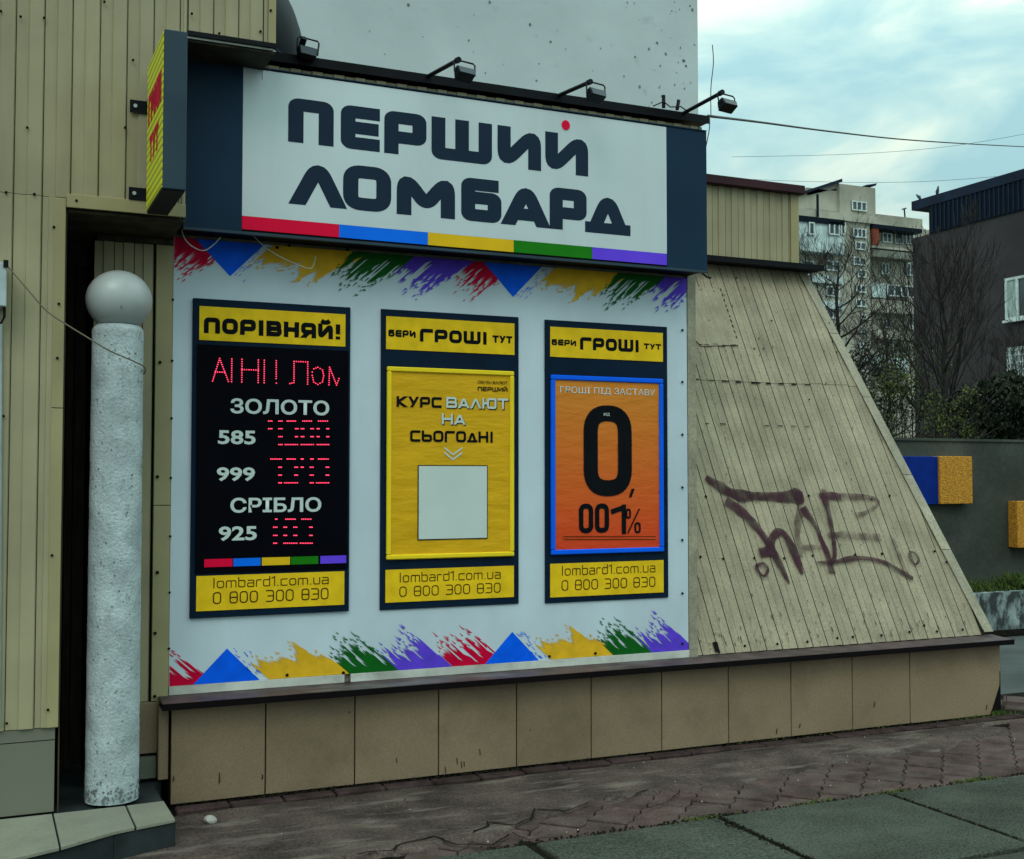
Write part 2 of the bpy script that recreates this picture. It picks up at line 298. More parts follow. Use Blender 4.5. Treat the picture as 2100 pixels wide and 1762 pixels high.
def ribbon(pts, t, fil, closed):
    P = [Vector(p) for p in pts]; out = []; n = len(P)
    for i, p in enumerate(P):
        if not closed and i in (0, n - 1): out.append(p); continue
        a, b = P[i - 1], P[(i + 1) % n]; da, db = (a - p), (b - p); la, lb = da.length, db.length
        ang = da.angle(db, math.pi); 
        if ang > 3.0: out.append(p); continue
        k = min(fil / max(.15, math.tan(ang / 2)), la * .48, lb * .48); q0 = p + da / la * k; q1 = p + db / lb * k
        for s in range(9):
            u = s / 8; out.append(q0 * (1 - u) ** 2 + p * 2 * u * (1 - u) + q1 * u * u)
    V = []; m = len(out)
    for i, p in enumerate(out):
        a = out[i - 1] if (i or closed) else None; b = out[(i + 1) % m] if (i < m - 1 or closed) else None
        d = ((p - a).normalized() if a is not None and (p - a).length > 1e-6 else Vector((0, 0))) + ((b - p).normalized() if b is not None and (b - p).length > 1e-6 else Vector((0, 0)))
        if d.length < 1e-6: d = (p - a) if a is not None else (b - p)
        d.normalize(); nrm = Vector((-d.y, d.x)); c = 1.0
        if a is not None and (p - a).length > 1e-6: c = max(.5, abs(nrm.dot(Vector((-(p - a).y, (p - a).x)).normalized())))
        V += [p + nrm * t / 2 / c, p - nrm * t / 2 / c]
    F = [(2 * i, 2 * i + 1, 2 * i + 3, 2 * i + 2) for i in range(m - 1)]
    if closed: F.append((2 * m - 2, 2 * m - 1, 1, 0))
    return V, F
NARROW = {'І': .42, '!': .42, '.': .3, ',': .3, 'l': .3, '1': .45, 'r': .75, ' ': .5, 'Ш': 1.35, 'М': 1.25, 'Ю': 1.35, 'm': 1.45}
from mathutils.geometry import delaunay_2d_cdt
def union(V, F):
    vs, fs = [], []
    for f in F:
        for k in range(1, len(f) - 1):
            a, b_, c = V[f[0]], V[f[k]], V[f[k + 1]]; ar = (b_[0] - a[0]) * (c[1] - a[1]) - (b_[1] - a[1]) * (c[0] - a[0])
            if abs(ar) < 1e-7: continue
            n = len(vs); vs += [Vector(a), Vector(b_), Vector(c)]; fs.append((n, n + 1, n + 2) if ar > 0 else (n, n + 2, n + 1))
    if not fs: return [], []
    ov, oe, of, _, _, orf = delaunay_2d_cdt(vs, [], fs, 0, 1e-5)
    return [(v.x, v.y) for v in ov], [f for f, q in zip(of, orf) if q]
def word(s, name, m, parent, x0, x1, z0, z1, Y, t=.27, aspect=1., gap=.14, fil=.16, spans=None, th=0, axis='X', each=False):
    """a line of stroke lettering filling x0..x1, z0..z1 on the plane Y; spans gives each letter its own x range"""
    h = z1 - z0; ws = [NARROW.get(c, 1.) * aspect for c in s]; tot = sum(ws) + gap * (len(s) - 1); sc = (x1 - x0) / tot; x = x0; b = MB(); res = []
    for i, ch in enumerate(s):
        w = ws[i] * sc
        a0, a1 = (x, x + w) if not spans else spans[i]
        w = a1 - a0; gw = w / h if ch not in 'xx' else 1; sx = 1.0
        tt = t; 
        if spans: sx = 1.22; gw = w / h / sx
        AV, AF = [], []
        for k, st in enumerate(glyph(ch, gw, tt)):
            cl = st[-1] == 'c'; V, F = ribbon(st[:-1] if cl else st, tt, .125 if (ch in 'ЛМИЙАД' and t > .2 and k == 0) else fil if ch not in 'ОО0оo' else max(.2, fil * 1.7), cl)
            top = 1.3 if ch == 'Й' else 1.0
            bm = bmesh.new(); vs = [bm.verts.new((v.x, v.y, 0)) for v in V]
            for f in F:
                try: bm.faces.new([vs[j] for j in f])
                except ValueError: pass
            for yy, nv in ((0, -1), (top, 1)):
                bmesh.ops.bisect_plane(bm, geom=bm.verts[:] + bm.edges[:] + bm.faces[:], plane_co=(0, yy, 0), plane_no=(0, nv, 0), clear_outer=True)
            bm.verts.ensure_lookup_table(); bm.verts.index_update()
            n0 = len(AV); AV += [(v.co.x, v.co.y) for v in bm.verts]; AF += [[v.index + n0 for v in f.verts] for f in bm.faces]; bm.free()
        UV, ff = union(AV, AF); vv = [(a0 + p[0] * h * sx, z0 + p[1] * h) for p in UV]
        if axis == 'X': b.add([(p[0], Y, p[1]) for p in vv], ff)
        else: b.add([(Y, p[0], p[1]) for p in vv], ff)
        x += (ws[i] + gap) * sc
        if each: 
            if b.v: res.append(b.build(name, m, parent, fix=False))
            b = MB()
    return res if each else b.build(name, m, parent, fix=False)
def type_text(s, name, m, parent, x0, x1, z0, z1, Y, bold=.02):       # plain sans lettering
    cu = bpy.data.curves.new(name, 'FONT'); cu.body = s; cu.offset = bold; cu.size = 1; cu.fill_mode = 'FRONT'; cu.resolution_u = 3
    to = bpy.data.objects.new(name, cu); COL.objects.link(to); dg = bpy.context.evaluated_depsgraph_get(); dg.update()
    me = bpy.data.meshes.new_from_object(to.evaluated_get(dg)); bpy.data.objects.remove(to)
    xs = [v.co.x for v in me.vertices]; ys = [v.co.y for v in me.vertices]; a, b_, c, d = min(xs), max(xs), min(ys), max(ys); off = OFF[parent.name]
    for v in me.vertices: v.co = Vector((x0 + (v.co.x - a) / (b_ - a) * (x1 - x0), Y, z0 + (v.co.y - c) / (d - c) * (z1 - z0))) - off
    me.materials.clear(); me.materials.append(M[m]); o = bpy.data.objects.new(name, me); COL.objects.link(o); o.parent = parent; OFF[o.name] = off; return o

# ------------------------------------------------------------------ ground
flat([(-300, -200, -.06), (400, -200, -.06), (400, 600, -.06), (-300, 600, -.06)], 'ground', 'asphalt', None, kind='structure')
pave = flat([(-6, -4, -.015), (9.6, -4, -.015), (9.6, 6.6, -.015), (-6, 6.6, -.015)], 'pavement', 'soil', None, kind='structure')
# large concrete slabs in front, joints running away from the wall
def slab(x0, x1, y0, y1, dz):
    b = MB(); g = .012
    b.box(x0 + g, x1 - g, y0, y1 - g, -.028, dz); return b.build('slab', 'slab', pave, bevel=.006)
xj = [-.85, .17, 1.19, 2.2, 3.19, 4.2, 5.2, 6.2, 7.2, 8.2, 9.4]
for i in range(len(xj) - 1):
    g = .03 if i == 3 else 0
    slab(xj[i] + g, xj[i + 1] - (0.0), 3.82, 4.74 + random.uniform(-.012, .012), random.uniform(.006, .010))
    slab(xj[i], xj[i + 1], 2.6, 3.80, random.uniform(.0, .008))
# interlocking pavers laid on the diagonal
uu = Vector((.67, -.742, 0)); vv_ = Vector((.705, .709, 0)); pw, pl = .192, .262
def paver_mesh():
    z = .045; pts = []
    def side(sgn):                                                    # one wavy flank
        return [(sgn * (pw / 2 + (.008 if k % 2 else -.008)), pl * (k / 4 - .5)) for k in range(5)]
    a = side(1); c = [(x - pw, y) for x, y in a][::-1]; pts = a + c
    def w(p, k, zz): return uu * p[0] * (k + .02) + vv_ * p[1] * (k - .035) + Vector((0, 0, zz))
    b = MB(); n = len(pts)
    b.add([w(p, .955, -.028) for p in pts] + [w(p, .955, -.006) for p in pts] + [w(p, .915, 0) for p in pts],
          [tuple(range(2 * n, 3 * n))] + [(i, (i + 1) % n, (i + 1) % n + n, i + n) for i in range(n)] + [(i + n, (i + 1) % n + n, (i + 1) % n + 2 * n, i + 2 * n) for i in range(n)])
    return b
pv0 = None; cnt = 0
for i in range(-50, 60):
    for j in range(-50, 60):
        c = Vector((4.48, 5.06, 0)) + uu * (pw * i) + vv_ * (pl * (j + (.5 if i % 2 else 0)))
        if not (1.7 < c.x < 9.3 and 4.67 < c.y < (5.80 if c.x < 6.6 else 6.5)): continue
        if c.x < 2.9 and c.y > 5.35: continue
        if c.x > 6.6 and c.y > 4.0 + 2.4: continue
        if pv0 is None: pv0 = paver_mesh().build('paver', 'paver', pave); o = pv0
        else: o = put(pv0, (0, 0, 0))
        o.location = (c.x, c.y, random.uniform(-.003, .003) - (.002 if c.y < 4.9 else 0)); o.rotation_euler = (random.uniform(-.012, .012), random.uniform(-.012, .012), random.uniform(-.03, .03)); cnt += 1
        if c.x > 6.3 and c.y < 5.8: o.location.z -= .0
# red kerb stones along the plinth
k0 = None
for i in range(24):
    x = .88 + i * .262 
    if x > 6.35: break
    b = MB().box(x + .005, x + .257, 5.840, 5.925, -.025, .014); o = b.build('kerb_stone', 'kerb', pave, bevel=.006)
    o.location.z = random.uniform(-.003, .003)
# smeared cement screed with a ragged edge, as an uneven sheet
edge = [(560, 1800), (700, 1768), (800, 1748), (870, 1752), (935, 1722), (1000, 1728), (1080, 1690), (1160, 1672), (1200, 1648), (1330, 1632), (1400, 1612), (1500, 1618), (1560, 1596), (1640, 1590),
        (1700, 1566), (1790, 1562), (1840, 1545), (1930, 1543), (1990, 1520), (2060, 1503)]
ed = [onZ(x, y) for x, y in edge]
def edge_y(x):
    if x < ed[0].x: return 4.745
    for a, b in zip(ed, ed[1:]):
        if a.x <= x <= b.x: return max(4.745, a.y + (b.y - a.y) * (x - a.x) / max(1e-6, b.x - a.x))
    return 5.8
b = MB(); nx, ny = 240, 30; x0, x1 = -1.5, 6.3
for i in range(nx + 1):
    X = x0 + (x1 - x0) * i / nx; ya = edge_y(X) + .05 * noise.noise(Vector((X * 6, 3, 1))) + .03 * noise.noise(Vector((X * 21, 1, 1)))
    for j in range(ny + 1):
        Y = ya + (5.822 - ya) * j / ny
        z = .010 + .010 * noise.noise(Vector((X * 2.5, Y * 2.5, 0))) + .003 * noise.noise(Vector((X * 14, Y * 14, 5)))
        if j == 0: z = -.02
        if j == ny: z = -.02
        b.v.append(Vector((X, Y, z)))
for i in range(nx):
    for j in range(ny): q = i * (ny + 1) + j; b.f.append([q, q + ny + 1, q + ny + 2, q + 1])
screed = b.build('cement_screed', 'screed', None, smooth=True, kind='structure')
def crack(px, w):
    pts = []
    for (a, c) in zip(px, px[1:]):
        for k in range(8):
            u = k / 8; p = onZ(a[0] + (c[0] - a[0]) * u, a[1] + (c[1] - a[1]) * u)
            p += Vector((noise.noise(p * 9), noise.noise(p * 9 + Vector((7, 7, 7))), 0)) * .035; pts.append(p)
    b = MB(); n = len(pts)
    for i, p in enumerate(pts):
        d = (pts[min(i + 1, n - 1)] - pts[max(0, i - 1)]).normalized(); q = Vector((-d.y, d.x, 0)); ww = w * (.5 + .8 * abs(noise.noise(p * 30))) * (.15 if i in (0, n - 1) else 1)
        z = .0145 + .010 * noise.noise(Vector((p.x * 2.5, p.y * 2.5, 0))) + .003 * noise.noise(Vector((p.x * 14, p.y * 14, 5)))
        b.v += [Vector((p.x + q.x * ww, p.y + q.y * ww, z)), Vector((p.x - q.x * ww, p.y - q.y * ww, z))]
    b.f = [[2 * i, 2 * i + 1, 2 * i + 3, 2 * i + 2] for i in range(n - 1)]
    b.build('crack', 'soil', screed, fix=False)
crack([(730, 1762), (790, 1752), (850, 1730), (890, 1722), (935, 1738), (1005, 1740), (1045, 1712)], .009)
crack([(975, 1712), (1000, 1690), (1060, 1700), (1100, 1668), (1165, 1672), (1210, 1645)], .008)
crack([(1045, 1712), (1090, 1730), (1150, 1722)], .006)
crack([(1240, 1660), (1290, 1648), (1330, 1622)], .005)
crack([(1330, 1665), (1380, 1640), (1400, 1622)], .005)
# grit and moss in the joints
def scatter(name, m, spots, n, r, kind='stuff', **k):
    b = MB()
    for _ in range(n):
        c = spots(); s = r * random.uniform(.4, 1.3); h = s * random.uniform(.4, .9)
        vs = [c + Vector((s * math.cos(a) * random.uniform(.6, 1.1), s * math.sin(a) * random.uniform(.6, 1.1), -.002)) for a in (0, 1.25, 2.5, 3.8, 5)]
        b.add(vs + [c + Vector((0, 0, h))], [(i, (i + 1) % 5, 5) for i in range(5)])
    return b.build(name, m, None, kind=kind, **k)
def joint_spot():
    if random.random() < .45: p = Vector((3.19 + random.gauss(0, .022), random.uniform(3.9, 4.78), .006))
    elif random.random() < .35: p = Vector((4.2 + random.gauss(0, .012), random.uniform(3.9, 4.75), .006))
    else: p = Vector((random.uniform(2.0, 6.5), 4.75 + random.gauss(0, .014), .004))
    return p
scatter('joint_grit', 'soil', joint_spot, 1500, .008)
def moss_spot():
    q = random.choice([(4.23, 4.74), (3.75, 4.745), (4.8, 4.75), (3.12, 4.75)]); return Vector((q[0] + random.gauss(0, .07), q[1] + random.gauss(0, .02), .006))
scatter('joint_moss', 'moss', moss_spot, 260, .009)
scatter('wall_foot_grit', 'soil', lambda: Vector((random.uniform(.9, 6.3), 5.95 + random.gauss(0, .02), .01)), 900, .010)
scatter('wall_foot_moss', 'moss', lambda: Vector((random.choice([random.uniform(4.1, 6.3), random.gauss(6.1, .12)]), 5.95 + random.gauss(0, .02), .012)), 120, .008)
scatter('pavement_grit', 'stone', lambda: Vector((random.uniform(1.2, 6.5), random.uniform(4.72, 5.8), .012)), 40, .005)
p = onZ(431, 1690); b = MB()
bm = bmesh.new(); bmesh.ops.create_icosphere(bm, subdivisions=2, radius=.03)
for v in bm.verts: v.co *= 1 + .35 * noise.noise(v.co * 30); v.co.z *= .7
b.add([v.co + p + Vector((0, 0, .02)) for v in bm.verts], [[v.index for v in f.verts] for f in bm.faces]); bm.free()
b.build('pebble', 'stone', None, label='small white lump of rubble lying at the foot of the tiled plinth', cat='stone')

b = MB(); rr = random.Random(29)
for _ in range(60):
    c = Vector((rr.uniform(1.0, 6.6), 5.80 - abs(rr.gauss(0, .22)), .022)); a_ = rr.uniform(0, 6.28); k = rr.uniform(.006, .016); t_ = Vector((math.cos(a_), math.sin(a_), .1)) * k; w_ = Vector((-math.sin(a_), math.cos(a_), .25)) * k * .5
    b.add([c - t_, c + w_, c + t_ + Vector((0, 0, .004)), c - w_], [(0, 1, 2, 3)])
b.build('leaf_litter', 'brown_dark', None, kind='stuff', fix=False)
# ------------------------------------------------------------------ ribbed metal sheet
def strip_pts(w, h=.009, lip=.0009):
    a = w * .46
    return [(lip, 0), (a - .004, 0), (a, -h), (w - .008, -h), (w - lip - .002, -.001)]
def siding(parent, x0, x1, z0, z1, Y, m='siding', per=.1175, name='siding_panel', ph=0.):
    """vertical ribbed strips, one object each, over a dark backing"""
    x = x0 + ph; full = None; out = []
    if ph > 0: out.append(('cut', x0, x0 + ph))
    while x < x1 - .004: out.append(('full' if x + per <= x1 + 1e-6 else 'cut', x, min(x + per, x1))); x += per
    for kind, a, c in out:
        if kind == 'full' and full is not None:
            put(full, (a - full['x0_'], 0, 0)); continue
        b = MB()
        if c - a < .03: b.box(a + .001, c - .001, Y - .004, Y + .006, z0, z1)
        else:
            pts = [(a + q[0] * (c - a) / (c - a), Y + q[1]) for q in strip_pts(c - a)]
            n = len(pts); b.add([(q[0], q[1], z0) for q in pts] + [(q[0], q[1], z1) for q in pts], [(i, i + 1, i + 1 + n, i + n) for i in range(n - 1)])
            b.add([(q[0], q[1], z0) for q in pts] + [(q[0], Y + .008, z0) for q in (pts[-1], pts[0])], [tuple(range(n + 2))])
            b.add([(q[0], q[1], z1) for q in pts] + [(q[0], Y + .008, z1) for q in (pts[-1], pts[0])], [tuple(range(n + 2))])
        o = b.build(name, m, parent)
        if kind == 'full': full = o; o['x0_'] = a
    if full is not None:
        for o in [o for o in bpy.data.objects if 'x0_' in o and o.name.startswith(name)]: del o['x0_']

# ------------------------------------------------------------------ left building (ribbed wall, overhang, recess)
YL = 5.61
lb = thing('shop_building', (.3, 5.7, 0), 'beige ribbed metal clad building at the left with overhanging upper wall and dark doorway', 'building')
MB().box(-6, .3395, YL + .008, 9, .50, 2.838).build('wall', 'seam_brown', lb)
MB().box(-6, .858, YL + .008, 9, 2.84, 3.668).build('wall', 'seam_brown', lb)
MB().box(-6, 1.272, YL + .008, 9, 3.67, 7.5).build('wall', 'seam_brown', lb)
siding(lb, -1.2, .30, .505, 2.8435, YL, ph=.03)
siding(lb, -1.2, .86, 2.846, 6.4, YL, ph=.03)
# upper cladding continues over the whole height
siding(lb, .863, 1.235, 3.672, 6.4, YL, ph=.0)
MB().box(1.236, 1.2725, YL - .012, YL + .03, 3.672, 6.4).build('corner_trim', 'siding_yellow', lb)
MB().box(.288, .337, YL - .013, YL + .02, 1.905, 2.842).build('corner_trim', 'siding_yellow', lb, bevel=.002)
MB().box(.288, .337, YL - .013, YL + .02, .503, 1.902).build('corner_trim', 'siding_yellow', lb, bevel=.002)
MB().box(.339, .858, YL - .014, YL + .0, 2.803, 2.864).build('lintel_trim', 'siding_yellow', lb, bevel=.002)
MB().box(.86, 1.276, YL - .016, YL, 3.662, 3.684).build('edge_flashing', 'black_metal', lb)
MB().box(.86, 1.268, YL - .002, YL + .004, 3.652, 3.661).build('edge_strip', 'wood_white', lb)
MB().box(.345, .858, YL + .01, 6.075, 2.786, 2.80).build('soffit', 'soffit', lb)
MB().box(.862, 1.272, YL + .008, 6.6, 3.640, 3.651).build('soffit', 'soffit', lb)
# base tiles
for a, c in ((-1.06, -.48), (-.475, .105), (.11, .3385)):
    pass
MB().box(-1.5, .322, YL + .012, 5.9, .13, .50).build('base', 'seam_dark', lb)
for a, c in ((-.9, -.26), (-.255, .3255)):
    MB().box(a, c, YL + .004, YL + .02, .448, .502).build('base_tile', 'tile_grey', lb, bevel=.0015)
    MB().box(a, c, YL + .006, YL + .02, .134, .444).build('base_tile', 'tile_grey', lb, bevel=.0015)
# recess: a dark door further in, plain wall beside it
MB().box(.3395, .345, YL + .012, 6.6, .13, 2.785).build('reveal', 'brown_dark', lb)
dr = MB().box(.345, .50, 6.5, 6.54, .13, 2.70).build('door', 'brown_dark', lb)
for xx in (.36, .40, .44): MB().box(xx, xx + .006, 6.492, 6.5, .16, 2.68).build('door_slat', 'seam_dark', dr)
siding(lb, .50, .782, .50, 2.755, 6.083, per=.094, m='siding')
MB().box(.50, .872, 6.095, 6.5, .13, 2.78).build('wall', 'seam_dark', lb)
MB().box(.790, .8715, 6.062, 6.092, 1.46, 2.755).build('corner_trim', 'siding_yellow', lb, bevel=.002)
MB().box(.790, .8715, 6.062, 6.092, .50, 1.457).build('corner_trim', 'siding_yellow', lb, bevel=.002)
MB().box(.51, .868, 6.052, 6.09, 2.757, 2.783).build('head_trim', 'brown_dark', lb)
MB().box(.50, .862, 6.06, 6.09, .25, .497).build('base_tile', 'tile', lb, bevel=.002)
MB().box(.50, .815, 6.05, 6.09, .13, .235).build('base_tile', 'tile_grey', lb, bevel=.002)
MB().box(.818, .866, 6.0, 6.058, .13, .494).build('base_tile', 'tile', lb, bevel=.002)
b = MB()
def dot(b, px, py, Y, r=.006): q = onY(px, py, Y); b.disc(q, r, (0, -1, 0), .006)
for (x, y) in [(362, 9), (71, 59), (153, 63), (3, 40), (557, 37), (541, 109 - 2), (94, 443 - 0), (22, 667 * .592), (118, 398), (438, 443), (664, 49), (760, 117), (459, 207), (455 - 20, 440)]: pass
for (zx, zy) in [(632, 12), (125, 103), (268, 110), (5, 70), (1640, 65), (1578, 192), (1328, 204), (1162, 85), (806, 366), (165, 775), (758, 775), (37, 1167), (208, 1178), (463, 1217), (326, 1377)]:
    dot(b, zx / 1.75 / 1.6886, zy / 1.75 / 1.6886, YL - .012)
for (zx, zy) in [(333, 655), (342, 340), (20 + 0, 992)]: dot(b, zx / 1.679 / 1.6886, (850 + zy / 1.679) / 1.6886, YL - .014)
for (zx, zy) in [(295, 38), (38, 992), (272, 915)]: dot(b, zx / 1.639 / 1.6886, (1900 + zy / 1.639) / 1.6886, YL - .014)
for (zx, zy) in [(930, 680), (915, 1345)]: dot(b, zx / 1.679 / 1.6886, (850 + zy / 1.679) / 1.6886, 6.06, .008)
for (zx, zy) in [(893, 135), (880, 480), (878, 838)]: dot(b, zx / 1.639 / 1.6886, (1900 + zy / 1.639) / 1.6886, 6.06, .008)
b.build('screw', 'seam_dark', lb, kind='stuff')

# ------------------------------------------------------------------ entrance step
st = thing('entrance_step', (.2, 5.4, 0), 'low entrance step with pale tread tiles and dark front under the globe lamp pillar', 'step')
fr = [onZ(359, 1680, .13), onZ(233, 1705.5, .13), onZ(122, 1735, .13), onZ(20, 1762, .13), onZ(-200, 1830, .13)]
bk = onZ(335.6, 1642.4, .13)
bx = [(p.x, p.y) for p in fr]; base = [(-1.5, 5.63)] + [(fr[4].x, fr[4].y)] + [(p.x + .004, p.y + .012) for p in reversed(fr[:4])] + [(bk.x, 5.99), (.84, 6.05), (.52, 6.05), (.52, 6.6), (-1.5, 6.6)]
MB().prism([(x, y, -.03) for x, y in base], (0, 0, .145)).build('step_body', 'step_face', st)
def tread(pl):
    MB().prism([(x, y, .1155) for x, y in pl], (0, 0, .0145)).build('tread_tile', 'step_tile', st, bevel=.0015)
j1a, j1b = onZ(107, 1668, .13), onZ(123, 1736, .13); j2a, j2b = onZ(262, 1658, .13), onZ(278, 1696, .13)
g = .004; yb = 5.60
def lerp(a, c, u): return (a[0] + (c[0] - a[0]) * u, a[1] + (c[1] - a[1]) * u)
tread([(-.6, yb), (-.6, fr[4].y - .1), (fr[3].x, fr[3].y), (j1b.x - g, j1b.y - .01), (j1b.x - g, yb)])
tread([(j1b.x + g, yb), (j1b.x + g, j1b.y - .006), (fr[1].x, fr[1].y), (j2b.x - g, j2b.y), (j2b.x - g, yb)])
tread([(j2b.x + g, yb), (j2b.x + g, j2b.y), (fr[0].x, fr[0].y), (bk.x - .0, bk.y)])
for a, c in ((0, 1), (1, 2), (2, 3)):
    p, q = fr[a], fr[c]; d = (q - p); n_ = Vector((d.y, -d.x, 0)).normalized(); n_ = n_ if n_.y < 0 else -n_
    MB().prism([p + d * .01 + Vector((0, .010, -.14)) + n_ * .002, q - d * .01 + Vector((0, .010, -.14)) + n_ * .002, q - d * .01 + Vector((0, .010, -.018)) + n_ * .002, p + d * .01 + Vector((0, .010, -.018)) + n_ * .002], Vector((0, .006, 0))).build('riser_tile', 'step_face', st)

# ------------------------------------------------------------------ pawnshop pavilion: bay, leaning wall, plinth
pv = thing('shop_pavilion', (3.5, 6.5, 0), 'low shop pavilion with tiled plinth, flat advertising front and leaning ribbed metal side wall', 'building')
MB().box(.875, 3.955, YB + .012, 8.5, .52, 3.742).build('bay_wall', 'siding_trim', pv)
MB().box(3.893, 3.953, YB - .014, YB + .010, .515, 2.86).build('corner_trim', 'siding_trim', pv, bevel=.002)
siding(pv, .885, 4.012, 2.86, 3.742, YB, per=.1175, ph=.05)
b = MB().box(.95, 4.045, 6.045, 8.5, 3.768, 3.80); b.build('roof_cap', 'maroon', pv)
MB().box(.95, 4.048, 6.040, 6.0445, 3.757, 3.806).build('roof_cap_edge', 'black_metal', pv)
# leaning wall: two sheets high, every rib strip its own piece
WT = 3.045; hip = lambda w: 6.262 - (6.262 - 5.79) * w / WT
def sl(u, w, n=0.): return Vector((u, YB, ZS)) + SLU * w + SLN * n
b = MB(); b.prism([sl(3.9, 0, -.012), sl(6.29, 0, -.012), sl(5.83, WT, -.012), sl(3.9, WT, -.012)], (0, 0, -.0))
flat([sl(3.9, 0, -.006), sl(6.25, 0, -.006), sl(5.78, WT, -.006), sl(3.9, WT, -.006)], 'backing', 'brown_dark', pv)
MB().add([sl(6.29, 0, -.02), (6.29, 8.6, ZS), (5.84, 8.6, 3.22), sl(5.83, WT, -.02)], [(0, 1, 2, 3)]).build('side_wall', 'siding_lean', pv, fix=False)
per = .1178; u0 = 4.230 - per * 3; wj = (2.28 - ZS) / SLU.z
hn = (sl(hip(0), 0) - sl(hip(WT), WT)).cross(SLN)
hn = hn if hn.x > 0 else -hn
for i in range(22):
    a = u0 + per * i; c = a + per
    if a > 6.2: break
    for (w0, w1, lift, wob) in ((-.008, wj + .01, 0, 0), (wj - random.uniform(.0, .012), WT - .01, .0035, 0)):
        if a > hip(max(0, w0)): continue
        pts = strip_pts(per, .0045, .0024); n = len(pts); b = MB(); seg = 1
        b.add([sl(a + q[0], w0, -q[1] + lift) for q in pts] + [sl(a + q[0], w1, -q[1] + lift) for q in pts], [(k, k + 1, k + 1 + n, k + n) for k in range(n - 1)])
        b.add([sl(a + q[0], w0, -q[1] + lift) for q in pts] + [sl(c, w0, -.004), sl(a, w0, -.004)], [tuple(range(n + 2))])
        o = b.build('siding_panel', 'siding_lean', pv)
        if c > hip(w1): clip_mesh(o, sl(hip(0), 0), hn)
# hip trim in four lengths
ws = [0.005, .62, 1.21, 1.86, 2.42, WT]
for a, c in zip(ws, ws[1:]):
    MB().prism([sl(hip(a) - .01, a, .012), sl(hip(a) + .072, a, .012), sl(hip(c) + .072 - .0, c - .004, .012), sl(hip(c) - .01, c - .004, .012)], SLN * .004 + Vector((0, 0, 0))).build('hip_trim', 'siding_trim', pv)
    MB().prism([sl(hip(a) + .072, a, .013), sl(hip(a) + .072, a, .013) + Vector((-.004, .10, -.02)), sl(hip(c) + .072, c - .004, .013) + Vector((-.004, .10, -.02)), sl(hip(c) + .072, c - .004, .013)], (-.003, 0, 0)).build('hip_trim', 'siding_trim', pv)
# patch plate on the upper left of the leaning wall
q = [(1413, 590), (1473, 596), (1513, 710), (1436, 712), (1424, 700)]
MB().prism([slope(*k_) + SLN * .013 for k_ in q], SLN * .004).build('patch_plate', 'siding_lean', pv)
b = MB()                                                              # torn edge and gaps left by the sheet overlaps
def gapmark(x0, y0, x1, y1, h=.010, n=.014):
    p, q2 = slope(x0, y0), slope(x1, y1); d = SLU * h; b.add([p + SLN * n, q2 + SLN * n, q2 + d * random.uniform(.4, 1) + SLN * n, p + d * random.uniform(.4, 1) + SLN * n], [(0, 1, 2, 3)])
def z1(x, y): return ((2350 + x / 2.8415) / 1.6886, (880 + y / 2.8415) / 1.6886)
for x0_, x1_, y_ in [(140, 190, 1245), (285, 345, 1255), (420, 490, 1265), (555, 610, 1275), (705, 800, 1285), (850, 900, 1290), (975, 1025, 1292), (1100, 1150, 1297), (1230, 1290, 1300),
                     (130, 165, 1675), (255, 290, 1680), (400, 455, 1685), (840, 885, 1700), (970, 1020, 1702), (1100, 1150, 1705), (1235, 1280, 1705)]:
    gapmark(*z1(x0_, y_), *z1(x1_, y_ + 2), .014 if y_ < 1400 else .009)
for k_ in range(10):
    t_ = k_ / 10; x_ = 400 + 170 * t_; y_ = 370 + 520 * t_; gapmark(*z1(x_, y_), *z1(x_ + 14, y_ + 8), .03, .0185)
for (x_, y_) in [(180, 905), (240, 905), (330, 900), (420, 912), (500, 908)]: gapmark(*z1(x_, y_), *z1(x_ + 50, y_ + 2), .006, .0185)
for (x0_, y0_, x1_, y1_) in [(330, 1400, 365, 1500), (350, 1395, 392, 1510)]:
    p_ = [((2350 + x / 2.936) / 1.6886, (1750 + y / 2.936) / 1.6886) for x, y in ((x0_, y0_), (x0_ + 30, y0_), (x1_ + 22, y1_), (x1_, y1_))]
    b.add([slope(*k_) + SLN * (.0135 + .0005 * (x0_ > 340)) for k_ in p_], [(0, 1, 2, 3)])
b.build('gap', 'seam_dark', pv, kind='stuff', fix=False)
b = MB()
for x_, y_ in [(215, 530), (445, 550), (762, 543), (1065, 545), (1355, 520), (665, 1435), (995, 1415), (1300, 1392), (1605, 1355)]:
    b.disc(slope((2350 + x_ / 2.936) / 1.6886, (1750 + y_ / 2.936) / 1.6886) + SLN * .009, .008, SLN)
for x_, y_ in [(170, 70), (445, 60), (975, 35), (145, 905), (435, 890), (720, 855), (870, 790), (1000, 850), (1260, 830), (1465, 840), (1095, 145)]:
    b.disc(slope((2900 + x_ / 2.9365) / 1.6886, (1900 + y_ / 2.9365) / 1.6886) + SLN * .012, .0085, SLN)
for x_, y_ in [(560, 245), (735, 940), (825, 940), (905, 665), (780, 840), (290, 665), (210, 365), (335, 378), (1440, 1280), (1545, 975), (1275, 1440), (1470, 690), (1505, 870), (430, 45)]:
    b.disc(slope(*z1(x_, y_)) + SLN * .013, .006, SLN)
for x_, y_ in [(190, 460), (928, 455), (1315, 450), (1380, 480), (1508, 455), (1260, 880), (1452, 870)]:
    b.disc(slope((2350 + x_ / 2.0726) / 1.6886, (1500 + y_ / 2.0726) / 1.6886) + SLN * .010, .0085, SLN)
b.build('screw', 'seam_dark', pv, kind='stuff')
b = MB(); rr = random.Random(17)
